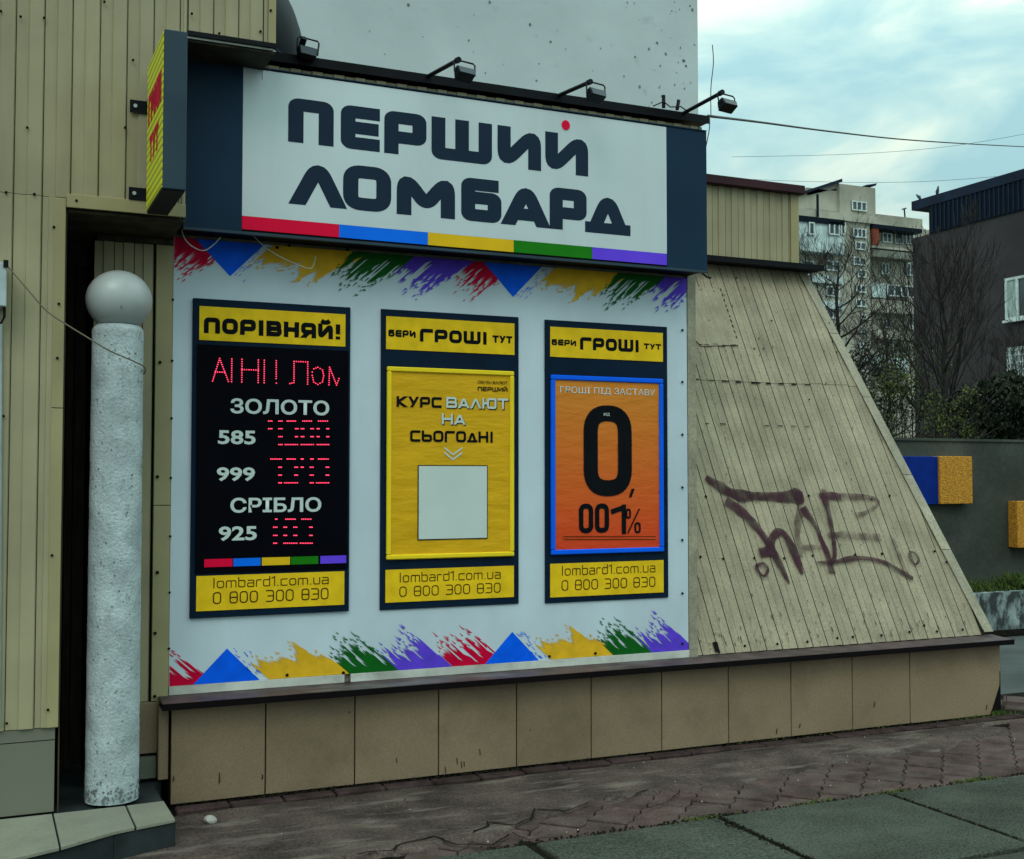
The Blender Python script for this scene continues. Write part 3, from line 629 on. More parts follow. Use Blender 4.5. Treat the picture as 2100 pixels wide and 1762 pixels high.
for _ in range(420):
    w_ = rr.uniform(.02, WT - .1) if rr.random() < .75 else abs(rr.gauss(0, .12)) + .01; k_ = rr.randrange(0, 20); u_ = u0 + per * k_ + rr.choice([.003, per * .5, rr.uniform(0, per)]) + rr.gauss(0, .003)
    if not 3.97 < u_ < hip(w_) - .03: continue
    l = rr.uniform(.004, .03) * (1.6 if w_ < .2 else 1); h_ = rr.uniform(.001, .0035)
    b.add([sl(u_, w_, .0105), sl(u_ + h_, w_ + l * .3, .0105), sl(u_ + h_ * .6, w_ + l, .0105), sl(u_ - h_, w_ + l * .6, .0105)], [(0, 1, 2, 3)])
b.build('paint_chip', 'brown_dark', pv, kind='stuff', fix=False)
# upper block behind the leaning wall
MB().box(4.0, 5.80, 7.478, 9.5, 3.2, 3.80).build('upper_wall', 'seam_dark', pv)
siding(pv, 4.08, 5.735, 3.25, 3.80, 7.47, per=.1175, m='siding')
MB().box(5.737, 5.812, 7.455, 7.49, 3.235, 3.80).build('corner_trim', 'siding_yellow', pv)
MB().box(3.9, 5.835, 7.40, 9.6, 3.80, 3.865).build('upper_cap', 'maroon', pv, bevel=.004)
MB().prism([(4.0, 7.30, 3.19), (4.0, 7.30, 3.232), (4.0, 7.6, 3.246), (4.0, 7.6, 3.20)], (1.93, 0, 0)).build('eave_flashing', 'black_metal', pv)
# plinth with tiles, sill
MB().prism([(.87, 5.992, -.03), (6.29, 5.992, -.03), (6.29, 5.992, .484), (.87, 5.992, .484)], (0, 2.5, 0)).build('plinth', 'seam_dark', pv)
tj = [.8725, 1.3355, 1.799, 2.2615, 2.7185, 3.182, 3.6455, 4.109, 4.5675, 5.041, 5.509]
for a, c in zip(tj, tj[1:]): MB().box(a + .0035, c - .0035, 5.978, 5.991, .012, .486).build('plinth_tile', 'tile', pv, bevel=.0015)
MB().prism([(5.5125, 5.978, .012), (6.20, 5.978, .012), (6.285, 5.978, .20), (6.295, 5.978, .486), (5.5125, 5.978, .486)], (0, .013, 0)).build('plinth_tile', 'tile', pv)
b = MB().prism([(.822, 5.882, .516), (6.31, 5.882, .516), (6.335, YB + .01, .524), (.822, YB + .01, .524)], (0, 0, -.010)); b.build('sill', 'sill', pv)
MB().prism([(.818, 5.881, .4835), (6.315, 5.881, .4835), (6.315, 5.881, .5145), (.818, 5.881, .5145)], (0, -.004, 0)).build('sill_edge', 'sill_edge', pv)
MB().box(.818, 6.312, 5.883, 5.99, .4895, .499).build('sill_underside', 'sill_edge', pv)
MB().box(6.285, 6.345, 5.90, 6.0, .478, .512).build('sill_end', 'sill_edge', pv)
for a, c in ((.874, 1.765), (1.80, 3.888)): MB().box(a, c, YB - .022, YB - .002, .524, .566).build('bottom_batten', 'wood_white', pv, bevel=.001)
MB().box(6.30, 6.318, 6.0, 6.02, -.02, .29).build('corner_bead', 'black_metal', pv)
b = MB()                                                              # chips in the plinth tiles
for (zx, zy, l) in [(982, 1290, .03), (1243, 1270, .06), (1487, 1280, .03)]:
    q_ = onY(zx / 1.639 / 1.6886, (1900 + zy / 1.639) / 1.6886, 5.9765); b.add([q_, q_ + Vector((.006, 0, -.004)), q_ + Vector((.007, 0, -l * .8)), q_ + Vector((-.003, 0, -l))], [(0, 3, 2, 1)])
for (zx, zy, l) in [(437, 850, .04), (775, 850, .05), (800, 870, .05), (815, 870, .04), (903, 800, .05), (710, 900, .05), (535, 955, .04), (172, 590, .01), (1185, 690, .01)]:
    q_ = onY((1100 + zx / 1.615) / 1.6886, (2100 + zy / 1.615) / 1.6886, 5.9765); b.add([q_, q_ + Vector((.006, 0, .004)), q_ + Vector((.010, 0, -l * .6)), q_ + Vector((.004, 0, -l * .7))], [(0, 3, 2, 1)])
for (zx, zy, l) in [(655, 800, .05), (1225, 645, .05), (1880, 660, .05), (790, 770, .04), (1975, 640, .08), (1995, 610, .1)]:
    q_ = onY((2300 + zx / 1.685) / 1.6886, (2050 + zy / 1.685) / 1.6886, 5.9765); b.add([q_, q_ + Vector((.010, 0, .004)), q_ + Vector((.004, 0, -l * .6)), q_ + Vector((-.006, 0, -l * .7))], [(0, 3, 2, 1)])
b.build('tile_chip', 'brown_dark', pv, kind='stuff', fix=False)
# graffiti tag on the leaning wall
def gz(x, y): return slope((2350 + x / 2.0726) / 1.6886, (1500 + y / 2.0726) / 1.6886)
def gstroke(pts, w, m, n):
    P = [gz(*p) for p in pts]; out = []
    for i in range(len(P) - 1):
        for k in range(5):
            u = k / 5; a, c = P[i], P[i + 1]
            p0 = P[i - 1] if i else a; p3 = P[i + 2] if i + 2 < len(P) else c
            out.append(.5 * ((2 * a) + (c - p0) * u + (2 * p0 - 5 * a + 4 * c - p3) * u * u + (3 * a - p0 - 3 * c + p3) * u ** 3))
    out.append(P[-1]); wl = w if isinstance(w, (list, tuple)) else [w] * len(pts); b = MB(); N = len(out)
    for i, p in enumerate(out):
        d = (out[min(i + 1, N - 1)] - out[max(0, i - 1)]).normalized(); s = d.cross(SLN); u = i / 5; j = min(int(u), len(wl) - 2); ww = 1.25 * (wl[j] * (1 - u + j) + wl[j + 1] * (u - j)) * (.9 + .3 * noise.noise(p * 12)) / 2
        b.v += [p + s * ww + SLN * n, p - s * ww + SLN * n]
    b.f = [[2 * i, 2 * i + 1, 2 * i + 3, 2 * i + 2] for i in range(N - 1)]
    b.build('graffiti_stroke', m, pv, fix=False)
GS = [([(190, 320), (290, 390), (420, 450), (620, 460), (740, 465), (840, 460), (890, 465)], [.03, .07, .075, .06, .06, .11, .05], 'graffiti'),
      ([(330, 490), (450, 575), (560, 690), (640, 800), (720, 950), (785, 1085)], [.07, .06, .05, .045, .05, .015], 'graffiti'),
      ([(575, 865), (640, 850), (660, 770), (710, 715), (760, 740), (820, 860), (880, 1020)], [.05, .06, .05, .05, .045, .06, .02], 'graffiti'),
      ([(880, 540), (850, 640), (845, 760), (870, 850), (870, 900)], [.06, .05, .03, .04, .02], 'graffiti_faint'),
      ([(880, 540), (960, 650), (1020, 780), (1060, 880), (1095, 1015)], [.05, .04, .03, .04, .04], 'graffiti'),
      ([(1000, 455), (1080, 455), (1160, 470)], [.03, .05, .05], 'graffiti'), ([(1165, 462), (1290, 465), (1400, 480), (1420, 520), (1330, 580), (1250, 600)], [.045, .04, .03, .02, .025, .05], 'graffiti_faint'),
      ([(1030, 410), (1045, 500), (1070, 600), (1100, 760), (1110, 880), (1090, 940)], [.03, .05, .035, .03, .03, .03], 'graffiti'),
      ([(1060, 740), (1200, 740), (1330, 750), (1440, 755)], [.04, .05, .045, .05], 'graffiti_faint'),
      ([(980, 935), (1100, 935), (1250, 905), (1400, 915), (1500, 950), (1600, 1010), (1670, 1055)], [.01, .025, .03, .025, .025, .03, .03], 'graffiti'),
      ([(1510, 740), (1560, 850), (1600, 960), (1650, 1050)], [.02, .03, .03, .02], 'graffiti_faint'),
      ([(1640, 860), (1680, 870), (1710, 915), (1690, 950), (1655, 920), (1640, 870)], .016, 'graffiti'),
      ([(545, 960), (600, 945), (630, 990), (600, 1035), (560, 1000), (545, 955)], .018, 'graffiti'),
      ([(880, 835), (950, 830), (1010, 830)], [.04, .035, .03], 'graffiti_faint')]
for k_, (p_, w_, m_) in enumerate(GS): gstroke(p_, w_, m_, .0135 + .0006 * k_)

# ------------------------------------------------------------------ printed vinyl banner
bn = thing('vinyl_banner', (2.38, YB, .56), 'large white printed vinyl banner with coloured brush strokes covering the pavilion front', 'banner')
b = MB(); nx, nz = 60, 44; X0, X1, Z0, Z1 = .874, 3.888, .567, 2.80; YF = 6.068
for i in range(nx + 1):
    for j in range(nz + 1): b.v.append(Vector((X0 + (X1 - X0) * i / nx, YF, Z0 + (Z1 - Z0) * j / nz)))
for i in range(nx):
    for j in range(nz): q = i * (nz + 1) + j; b.f.append([q, q + nz + 1, q + nz + 2, q + 1])
b.build('banner_sheet', 'banner', bn, smooth=True, fix=False)
MB().box(.876, 3.886, 6.071, 6.077, .569, 2.798).build('backing_sheet', 'wood_white', bn)
def splash(apx, apy, xa, xb, col, top, kind, lay):
    """a brush mark: parallel lanes of ragged paint running from the banner edge to a tip"""
    Y = YF - .0012 - .0005 * lay; ze = 2.80 if top else .5675; s = -1 if top else 1
    A = onY(apx, apy, YF); L_ = abs(A.z - ze); xa = onY(xa, 700, YF).x; xb = onY(xb, 700, YF).x
    d = Vector((-.74, 0, s * .67)); 
    b = MB(); lane = .011; x = xa + 0.0
    if kind == 'blue':
        h = L_; b.add([(A.x + h * .98, Y, ze), (A.x - h * .98 , Y, ze), (A.x, Y, A.z)], [(0, 1, 2)] if top else [(0, 2, 1)])
        for k in range(26):
            u = random.uniform(.05, .95); p = Vector((A.x + h * .98 * u + random.uniform(.012, .07), Y, A.z + (ze - A.z) * u + random.uniform(-.02, .02) * 1.2)); l = random.uniform(.008, .03)
            p.z = min(max(p.z, .575), 2.79); q = Vector((-.7 * l, 0, s * .7 * l)); w = Vector((.004, 0, .0)); b.add([p, p + q, p + q + w, p + w], [(0, 1, 2, 3)])
    else:
        n = int((xb - xa) / lane)
        tipx = A.x + L_ * .74 / .67                                   # where the lane through the tip leaves the edge
        mid = max(.05, min(.95, (tipx - xa) / (xb - xa + 1e-6)))
        rr = random.Random(lay * 13 + (5 if top else 0))
        for i in range(n):
            u = (i + .5) / n; env = (.52 + .48 * u / mid) if u < mid else 1 - .75 * ((u - mid) / (1 - mid)) ** 1.6
            env *= .84 + .5 * noise.noise(Vector((i * (.22 if kind == 'smooth' else .45), lay * 3.1, 2)))
            Lm = max(.02, L_ / .67 * min(1.03, env)) * (rr.uniform(.93, 1.0) if kind == 'smooth' else rr.uniform(.72, 1.0))
            xs = xa + i * lane; P0 = Vector((xs, Y, ze)); P1 = Vector((xs + lane, Y, ze)); e = rr.uniform(.012, .05)
            cut = Lm * rr.uniform(.25, .6) if (kind != 'smooth' and Lm > .12 and rr.random() < .22) else 0
            if cut:
                g_ = rr.uniform(.02, .08); b.add([P0, P1, P1 + d * (cut - .02), P0 + d * cut], [(0, 1, 2, 3)]); P0c, P1c = P0 + d * (cut + g_), P1 + d * (cut + g_ + .02)
                if cut + g_ + .06 < Lm - e * 1.6: b.add([P0c, P1c, P1 + d * (Lm - e), (P0 + P1) / 2 + d * Lm, P0 + d * (Lm - e * 1.2)], [(0, 1, 2, 3, 4)])
            else: b.add([P0, P1, P1 + d * (Lm - e), (P0 + P1) / 2 + d * Lm, P0 + d * max(.004, Lm - e * rr.uniform(.6, 1.6))], [(0, 1, 2, 3, 4)])
            pos = Lm
            while kind != 'smooth' and pos < L_ / .67 * env * 1.05 and rr.random() < .75:
                pos += rr.uniform(.008, .03); l = rr.uniform(.01, .05); q0 = P0 + d * pos; q1 = P1 + d * pos
                b.add([q0, q1, (q0 + q1) / 2 + d * l], [(0, 1, 2)]); pos += l
            if kind == 'smooth' and rr.random() < .3:
                q0 = P0 + d * (Lm + .015); q1 = P1 + d * (Lm + .015); b.add([q0, q1, (q0 + q1) / 2 + d * .02], [(0, 1, 2)])
    o = b.build('paint_stroke', col, bn, fix=False)
    clip_mesh(o, (.876, 0, 0), (-1, 0, 0)); clip_mesh(o, (3.886, 0, 0), (1, 0, 0))
    return o
def t5(x): return (580 + x / 1.1538) / 1.6886
def t5y(y): return (780 + y / 1.1538) / 1.6886
for k_, (ax, ay, a_, c_, col, kind) in enumerate([(40, 215, 0, 330, 'print_red', 'rough'), (250, 205, 0, 0, 'print_blue', 'blue'), (500, 255, 420, 800, 'print_yellow', 'smooth'), (762, 268, 740, 1010, 'print_green', 'rough'),
        (1000, 283, 985, 1225, 'print_purple', 'rough'), (1215, 297, 1220, 1420, 'print_red', 'rough'), (1380, 287, 0, 0, 'print_blue', 'blue'), (1590, 328, 1550, 1850, 'print_yellow', 'smooth'),
        (1792, 333, 1800, 2000, 'print_green', 'rough'), (1985, 343, 1990, 2180, 'print_purple', 'rough')]):
    splash(t5(ax), t5y(ay), t5(a_), t5(c_), col, True, kind, k_ % 5 + 1)
def t6(x): return (560 + x / 1.129) / 1.6886
def t6y(y): return (2080 + y / 1.129) / 1.6886
for k_, (ax, ay, a_, c_, col, kind) in enumerate([(45, 178, -60, 225, 'print_red', 'rough'), (255, 187, 0, 0, 'print_blue', 'blue'), (490, 140, 430, 750, 'print_yellow', 'smooth'), (750, 128, 740, 940, 'print_green', 'rough'),
        (980, 118, 930, 1140, 'print_purple', 'rough'), (1195, 103, 1140, 1350, 'print_red', 'rough'), (1370, 122, 0, 0, 'print_blue', 'blue'), (1565, 78, 1520, 1780, 'print_yellow', 'smooth'),
        (1775, 72, 1760, 1920, 'print_green', 'rough'), (1965, 62, 1910, 2080, 'print_purple', 'rough')]):
    splash(t6(ax), t6y(ay), t6(a_), t6(c_), col, False, kind, k_ % 5 + 1)
b = MB()
for y in (677.3, 783.6, 891.6, 999.7, 1107.7, 1217, 1320): dot(b, 1399, y, YF - .004, .007)
for y in (615, 740, 858, 980, 1100, 1215, 1330): dot(b, 354.5 - (y - 600) / 90, y, YF - .004, .006)
for x_, y_ in [(1200, 200), (1770, 240), (1080, 220)]: dot(b, (580 + x_ / 2.8426) / 1.6886, (780 + y_ / 2.8426) / 1.6886, YF - .004, .008)
for x_, y_ in [(490, 291), (710, 282), (1515, 218), (1695, 206)]: dot(b, t6(x_), t6y(y_), YF - .004, .008)
b.build('grommet', 'seam_dark', bn, kind='stuff')

# ------------------------------------------------------------------ three boards on the front
def url(parent, x0, x1, ya, yb_, yc, yd, Y):
    a = onY(x0, ya, Y); c = onY(x1, ya, Y); e = onY(x0, yb_, Y)
    word('lombard1.com.ua', 'web_address', 'ink_brown', parent, a.x, c.x, e.z, a.z, Y, t=.10, gap=.24, fil=.12)
    a = onY(x0, yc, Y); e = onY(x0, yd, Y)
    u_ = (c.x - a.x) / 13.0; x = a.x
    tot = 10 + .22 * 12 + 3 * .55; k = (c.x - a.x) / tot
    for g_ in ('0', '800', '300', '830'):
        w_ = (len(g_) + .22 * (len(g_) - 1)) * k; word(g_, 'phone_number', 'ink_brown', parent, x, x + w_, e.z, a.z, Y, t=.10, gap=.22, fil=.22); x += w_ + .99 * k
YP = 6.050
ib = thing('price_display', (1.38, YB, .89), 'dark board with red dotted gold and silver prices, leftmost of the three boards', 'display board', 'boards on the white banner')
x0, x1, za, zb = rect(389.5, 1270, 718.5, 1270, YP); xx0 = onY(396, 611, YP).x; zt = onY(396, 611, YP).z; zb = onY(390, 1269, YP).z; xx1 = onY(719, 631, YP).x
xx0 = (xx0 + onY(389, 1269, YP).x) / 2
MB().box(xx0, xx1, YP, YF - .004, zb, zt).build('board', 'navy_print', ib, bevel=.002)
MB().box(xx0 + .022, xx1 - .012, YP - .006, YP - .001, onY(400, 1177, YP).z, onY(400, 706, YP).z).build('screen', 'black_board', ib)
r_ = rect(409, 627.6, 708, 697.3, YP - .001); sheet(*r_, YP - .004, 'header', 'panel_yellow', ib, .003)
q = YP - .0052; a_ = onY(418.4, 650.5, q); c_ = onY(699.7, 650.5, q); e_ = onY(418.4, 683, q)
word('ПОРІВНЯЙ!', 'headline', 'ink', ib, a_.x, c_.x, e_.z, a_.z, q, t=.30, gap=.13, fil=.16)
q = YP - .0075
for s_, xa_, xb_, ya_, yb_ in [('ЗОЛОТО', 472.6, 675.3, 816.5, 848), ('585', 447.2, 524.5, 882, 911), ('999', 444.6, 523.2, 958.3, 987), ('СРІБЛО', 472.6, 659, 1021, 1052), ('925', 448.5, 527, 1080, 1110)]:
    a_ = onY(xa_, ya_, q); c_ = onY(xb_, ya_, q); e_ = onY(xa_, yb_, q); type_text(s_, 'price_lettering', 'lettering_white', ib, a_.x, c_.x, e_.z, a_.z, q, .026)
def led(pts, r=.0030):
    b = MB()
    for p in pts: b.disc(Vector(p), r, (0, -1, 0), .002, 6)
    return b.build('led_lettering', 'led', ib)
q = YP - .0065; P_ = []; zA = onY(440, 734.8, q).z; zB = onY(440, 781.7, q).z
def t1x(x): return onY((580 + x / 2.8426) / 1.6886, 760, q).x
def ledline(pts, n):
    tot = []
    for (a, c) in zip(pts, pts[1:]):
        for k in range(n): u = k / n; tot.append((a[0] + (c[0] - a[0]) * u, a[1] + (c[1] - a[1]) * u))
    tot.append(pts[-1]); return tot
segs = [[(445, 1), (512, 0 - .0), (600, 1)], [(632, 0), (632, 1)], [(732, 0), (732, 1)], [(893, 0), (893, 1)], [(732, .45), (893, .45)], [(952, 0), (952, 1)], [(1070, 0), (1070, .80)], [(1205, 1), (1245, .95), (1245, 0), (1380, 0), (1380, 1)],
        [(1425, .45), (1440, .30), (1480, .22), (1525, .33), (1538, .6), (1525, .88), (1480, 1), (1440, .9), (1425, .6), (1425, .45)], [(1590, 1), (1595, .2), (1665, 1), (1688, .7)], [(470, .60), (560, .60)]]
for sg in segs:
    for a_, c_ in zip(sg, sg[1:]):
        Pa = Vector((t1x(a_[0]), q, zA + (zB - zA) * a_[1])); Pc = Vector((t1x(c_[0]), q, zA + (zB - zA) * c_[1])); n_ = max(1, int((Pc - Pa).length / .0105))
        for k in range(n_ + 1): P_.append(Pa.lerp(Pc, k / n_))
P_.append(Vector((t1x(1072), q, zB)))
cuts = [0, 617, 680, 920, 1000, 1150, 1402, 1560, 9999]
for a_, c_ in zip(cuts, cuts[1:]):
    g_ = [p for p in P_ if t1x(a_) <= p.x < t1x(c_)]
    if g_: led(g_, .0034)
def t2(x, y): return onY((640 + x / 2.2583) / 1.6886, (1380 + y / 2.2583) / 1.6886, q)
rows = {177: '650-685 730-765 795-870 918-995 1040-1120', 237: '650-685 730-765 860-890 905-935 980-1010 1030-1055 1105-1130', 299: '730-765 860-885 905-935 980-1010 1030-1055 1105-1130', 361: '730-765 780-885 905-1010 1030-1130',
        474: '668-760 795-868 905-930 980-1008 1040-1125', 538: '730-760 855-885 905-930 975-1008 1100-1130', 600: '730-760 855-885 975-1008 1100-1130', 660: '730-760 775-885 975-1008 1025-1130',
        944: '705-725 785-868 910-990', 1007: '690-725 770-800 848-880 972-1000', 1071: '690-725 770-800 848-880 972-1000', 1132: '690-722 770-880 898-1000'}
for grp in ((177, 237, 299, 361), (474, 538, 600, 660), (944, 1007, 1071, 1132)):
    P_ = []
    for y_ in grp:
        for sg in rows[y_].split():
            a_, c_ = map(int, sg.split('-')); n_ = max(1, round((c_ - a_) / 15)); P_ += [t2(a_ + 5 + (c_ - a_ - 10) * k / n_, y_) for k in range(n_ + 1)]
    led(P_, .0034)
for a_, c_, m_ in [(418.4, 476.5, 'red'), (478, 533.7, 'blue'), (536.4, 594, 'yellow'), (596, 651.7, 'green'), (656, 709, 'purple')]:
    zz = onY(418.4, 1146.9, YP).z, onY(418.4, 1163.4, YP).z; sheet(onY(a_, 1150, YP).x, onY(c_, 1150, YP).x, zz[1], zz[0], YP - .009, 'colour_bar', m_, ib, .002)
r_ = rect(402.6, 1181.7, 705.5, 1253.9, YP - .001); sheet(*r_, YP - .004, 'footer', 'panel_yellow', ib, .003)
url(ib, 436.7, 674, 1185.7, 1206.7, 1214.5, 1239.4, YP - .0052)

def board(xl, xr, ytl, ybl, label, hdr, words_, foot, up):
    X0 = onY(xl, ytl, YP).x; X1 = onY(xr, ytl, YP).x
    o = thing('poster_board', ((X0 + X1) / 2, YB, .89), label, 'poster board', 'boards on the white banner')
    MB().box(X0, X1, YP + .008, YF - .004, onY(xl, ybl, YP).z, onY(xl, ytl, YP).z).build('board', 'navy_print', o, bevel=.002)
    r = rect(*hdr, YP + .005); sheet(*r, YP + .004, 'header', 'panel_yellow', o, .003)
    for s, a, c, y0, y1 in words_:
        A = onY(a, y0, YP); C_ = onY(c, y0, YP); E_ = onY(a, y1, YP); word(s, 'headline', 'ink', o, A.x, C_.x, E_.z, A.z, YP + .0028, t=.29, gap=.13, fil=.16)
    r = rect(*foot, YP + .005); sheet(*r, YP + .004, 'footer', 'panel_yellow', o, .003)
    url(o, *up, YP + .0028); return o
def frame(o, x0, yt, x1, yb, w, m, sheetm, hi=None):
    Y = YP - .012; a, c, z0, z1 = rect(x0, yt, x1, yb, Y)
    f = MB()
    for (p0, p1, q0, q1) in ((a, c, z1 - w, z1), (a, c, z0, z0 + w), (a, a + w, z0 + w, z1 - w), (c - w, c, z0 + w, z1 - w)): f.box(p0, p1, Y, YP + .006, q0, q1)
    f.build('poster_frame', m, o, bevel=.005)
    # slightly cockled sheet inside the frame
    b = MB(); n1, n2 = 24, 40; A, C_, B0, B1 = a + w, c - w, z0 + w, z1 - w
    for i in range(n1 + 1):
        for j in range(n2 + 1):
            X = A + (C_ - A) * i / n1; Z = B0 + (B1 - B0) * j / n2; b.v.append(Vector((X, YP - .001 + .0022 * noise.noise(Vector((X * 3, x0, Z * 13))), Z)))
    for i in range(n1):
        for j in range(n2): k = i * (n2 + 1) + j; b.f.append([k, k + n2 + 1, k + n2 + 2, k + 1])
    b.build('poster_sheet', sheetm, o, smooth=True, fix=False); return a, c, z0, z1
QY = YP - .0045
def pt(s, a, c, y0, y1, o, m, t=.28, nm='poster_lettering', dy=0, gap=.13, **k):
    A = onY(a, y0, QY); C_ = onY(c, y0, QY); E_ = onY(a, y1, QY); return word(s, nm, m, o, A.x, C_.x, E_.z, A.z, QY - dy, t=t, gap=gap, fil=.14, **k)
B2 = board(782.5, 1065, 633, 1252, 'navy poster board with a yellow exchange rate poster, middle of the three boards', (792, 648.4, 1054.9, 716),
           [('БЕРИ', 796.8, 853, 675.4, 690), ('ГРОШІ', 861.6, 1000.2, 673.6, 700.2), ('ТУТ', 1010.5, 1051, 687.6, 702.4)], (790.5, 1169, 1053.8, 1236.3), (819, 1026.8, 1174.6, 1194.9, 1203, 1224.5))
frame(B2, 794.8, 751.2, 1055.3, 1148.6, .026, 'frame_yellow', 'poster_yellow')
pt('КУРС', 813.5, 905.9, 812.2, 834.4, B2, 'ink', .24)
for dx, dy_, m_, dd in ((1.6, 1.6, 'ink', 0), (0, 0, 'lettering_white', .001)):
    pt('ВАЛЮТ', 915.2 + dx, 1042 + dx, 814 + dy_, 836.3 + dy_, B2, m_, .20, dy=dd); pt('НА', 905.9 + dx, 954 + dx, 848 + dy_, 870.3 + dy_, B2, m_, .20, dy=dd)
pt('СЬОГОДНІ', 841.2, 1012.4, 882.4, 905.7, B2, 'ink', .22)
pt('ПЕРШИЙ', 979.8, 1040.9, 793, 801.9, B2, 'ink', .22)
a_ = onY(979.8, 780, QY); c_ = onY(1040.9, 780, QY); e_ = onY(979.8, 786.5, QY); type_text('ОБМІН ВАЛЮТ', 'poster_lettering', 'ink', B2, a_.x, c_.x, e_.z, a_.z, QY, .01)
for dy_ in (0, 10):
    b = MB()
    for e, (xa_, xb_) in enumerate(((911, 929.5), (929.5, 948))):
        P0 = onY(xa_, (916 if e == 0 else 930) + dy_, QY); P1 = onY(xb_, (930 if e == 0 else 916) + dy_ + 1.0, QY); w_ = Vector((0, 0, .010)); b.add([P0 - w_, P1 - w_, P1, P0], [(0, 1, 2, 3)])
    b.build('chevron', 'lettering_white', B2, fix=False)
r_ = rect(857, 953.8, 1000, 1108, QY); b = MB().box(r_[0], r_[1], QY - .0005, QY + .002, r_[2], r_[3]); b.build('card_border', 'ink', B2)
sheet(r_[0] + .005, r_[1] - .005, r_[2] + .005, r_[3] - .005, QY - .002, 'blank_card', 'lettering_white', B2, .001)
B3 = board(1118.5, 1369.5, 655, 1238, 'navy poster board with a blue framed orange loan poster, rightmost of the three boards', (1128.3, 669.8, 1359.4, 731.5),
           [('БЕРИ', 1131.7, 1182, 695.1, 707.5), ('ГРОШІ', 1190, 1311.7, 691, 716.7), ('ТУТ', 1321, 1356, 704, 715.7)], (1128.3, 1156.5, 1361, 1225.6), (1151.6, 1344, 1160.6, 1181, 1190, 1212))
fx = frame(B3, 1130.7, 768.2, 1363, 1138.6, .028, 'frame_blue', 'poster_orange')
a_ = onY(1148.8, 792, QY); c_ = onY(1343.3, 792, QY); e_ = onY(1148.8, 808, QY); type_text('ГРОШІ ПІД ЗАСТАВУ', 'poster_lettering', 'lettering_white', B3, a_.x, c_.x, e_.z, a_.z, QY, .004)
def num(s, a, c, y0, y1, t, gap, asp=1, **k):
    A = onY(a, y0, QY); C_ = onY(c, y0, QY); E_ = onY(a, y1, QY); word(s, 'poster_number', 'ink', B3, A.x, C_.x, E_.z, A.z, QY, t=t, gap=gap, fil=.14, **k)
num('0', 1196.8, 1295.3, 830, 1018, .175, 0); num('00', 1187.2, 1249, 1033, 1094, .17, .12); num('1', 1256, 1284, 1035, 1096, .17, 0)
A = onY(1290, 1020, QY); MB().add([A, A + Vector((.017, 0, 0)), A + Vector((.038, 0, .050)), A + Vector((.018, 0, .050))], [(0, 1, 2, 3)]).build('poster_number', 'ink', B3, fix=False)
b = MB()
A = onY(1286, 1094, QY - .0005); C_ = onY(1310, 1043, QY - .0005); b.add([A, A + Vector((.010, 0, 0)), C_ + Vector((.010, 0, 0)), C_], [(0, 1, 2, 3)]); b.build('poster_number', 'ink', B3, fix=False)
for a, c, y0, y1 in ((1283, 1294, 1043, 1064), (1301, 1314, 1071, 1094)): num('0', a, c, y0, y1, .2, 0)
a_ = onY(1238, 847, QY - .001); type_text('ВІД', 'poster_lettering', 'lettering_white', B3, a_.x, a_.x + .04, a_.z - .018, a_.z, QY - .001, .01)
for y_ in (1101, 1107): 
    a_ = onY(1155, y_, QY); c_ = onY(1345, y_, QY); flat([a_, c_, c_ + Vector((0, 0, .004)), a_ + Vector((0, 0, .004))], 'small_print', 'ink_brown', B3)

# ------------------------------------------------------------------ main sign box
YS = 5.872
ms = thing('shop_sign', (2.4, YS, 2.82), 'long white sign box with navy ends, big navy Cyrillic lettering and a five colour strip', 'sign')
def sgt(p, z): return p
zb_, zt_ = 2.828, 3.640
XL, XR = .888, 3.905
o_ = MB().box(XL, XR, YS + .004, YB - .012, zb_ - .012, zt_ + .006); o_.build('sign_body', 'black_metal', ms)
xa_, xb_ = 1.172, 3.628
def panel(a, c, z0, z1, nm, m, dy=0): return MB().box(a, c, YS - .004 - dy, YS + .003, z0, z1).build(nm, m, ms)
panel(XL, xa_ - .001, zb_ - .01, zt_ + .004, 'end_panel', 'navy'); panel(xb_ + .001, XR, zb_ - .01, zt_ + .004, 'end_panel', 'navy')
panel(xa_, xb_, zb_ + .067, zt_, 'face_panel', 'sign_white')
xs_ = [xa_] + [onY(x, y, YS).x for x, y in ((695, 480), (877, 497), (1053, 515), (1214, 530))] + [xb_]
for a, c, m_ in zip(xs_, xs_[1:], ('red', 'blue', 'yellow', 'green', 'purple')): panel(a + .0005, c - .0005, zb_, zb_ + .0665, 'colour_strip', m_)
MB().box(XL, XR, YS - .012, YS + .01, zb_ - .026, zb_ - .0125).build('bottom_rail', 'navy_side', ms)
MB().box(XL, XR, YS - .010, YS + .01, zt_ + .0065, zt_ + .012).build('top_rail', 'navy', ms)
QS = YS - .0052
def sx_(x): return (900 + x / 1.3125) / 1.6886
def sy2(y): return (100 + y / 1.3125) / 1.6886
zA1 = onY(sx_(128), sy2(310), QS).z; zB1 = onY(sx_(130), sy2(512), QS).z
spn = [(128, 335), (367, 545), (565, 757), (780, 1055), (1080, 1278), (1297, 1492)]
def mid(a, c, y0): return [onY(sx_(a), y0, QS).x, onY(sx_(c), y0, QS).x]
word('ПЕРШИИ', 'sign_letter', 'sign_ink', ms, 0, 1, zB1, zA1, QS, t=.285, fil=.07, spans=[mid(a, c, 300) for a, c in spn], each=True)
zA2 = onY(sx_(250), sy2(598), QS).z; zB2 = onY(sx_(142), sy2(795), QS).z
spn = [(142, 385), (378, 597), (622, 887), (915, 1098), (1105, 1312), (1317, 1485), (1482, 1680)]
word('ЛОМБАРД', 'sign_letter', 'sign_ink', ms, 0, 1, zB2, zA2, QS, t=.285, fil=.07, spans=[mid(a, c, 400) for a, c in spn], each=True)
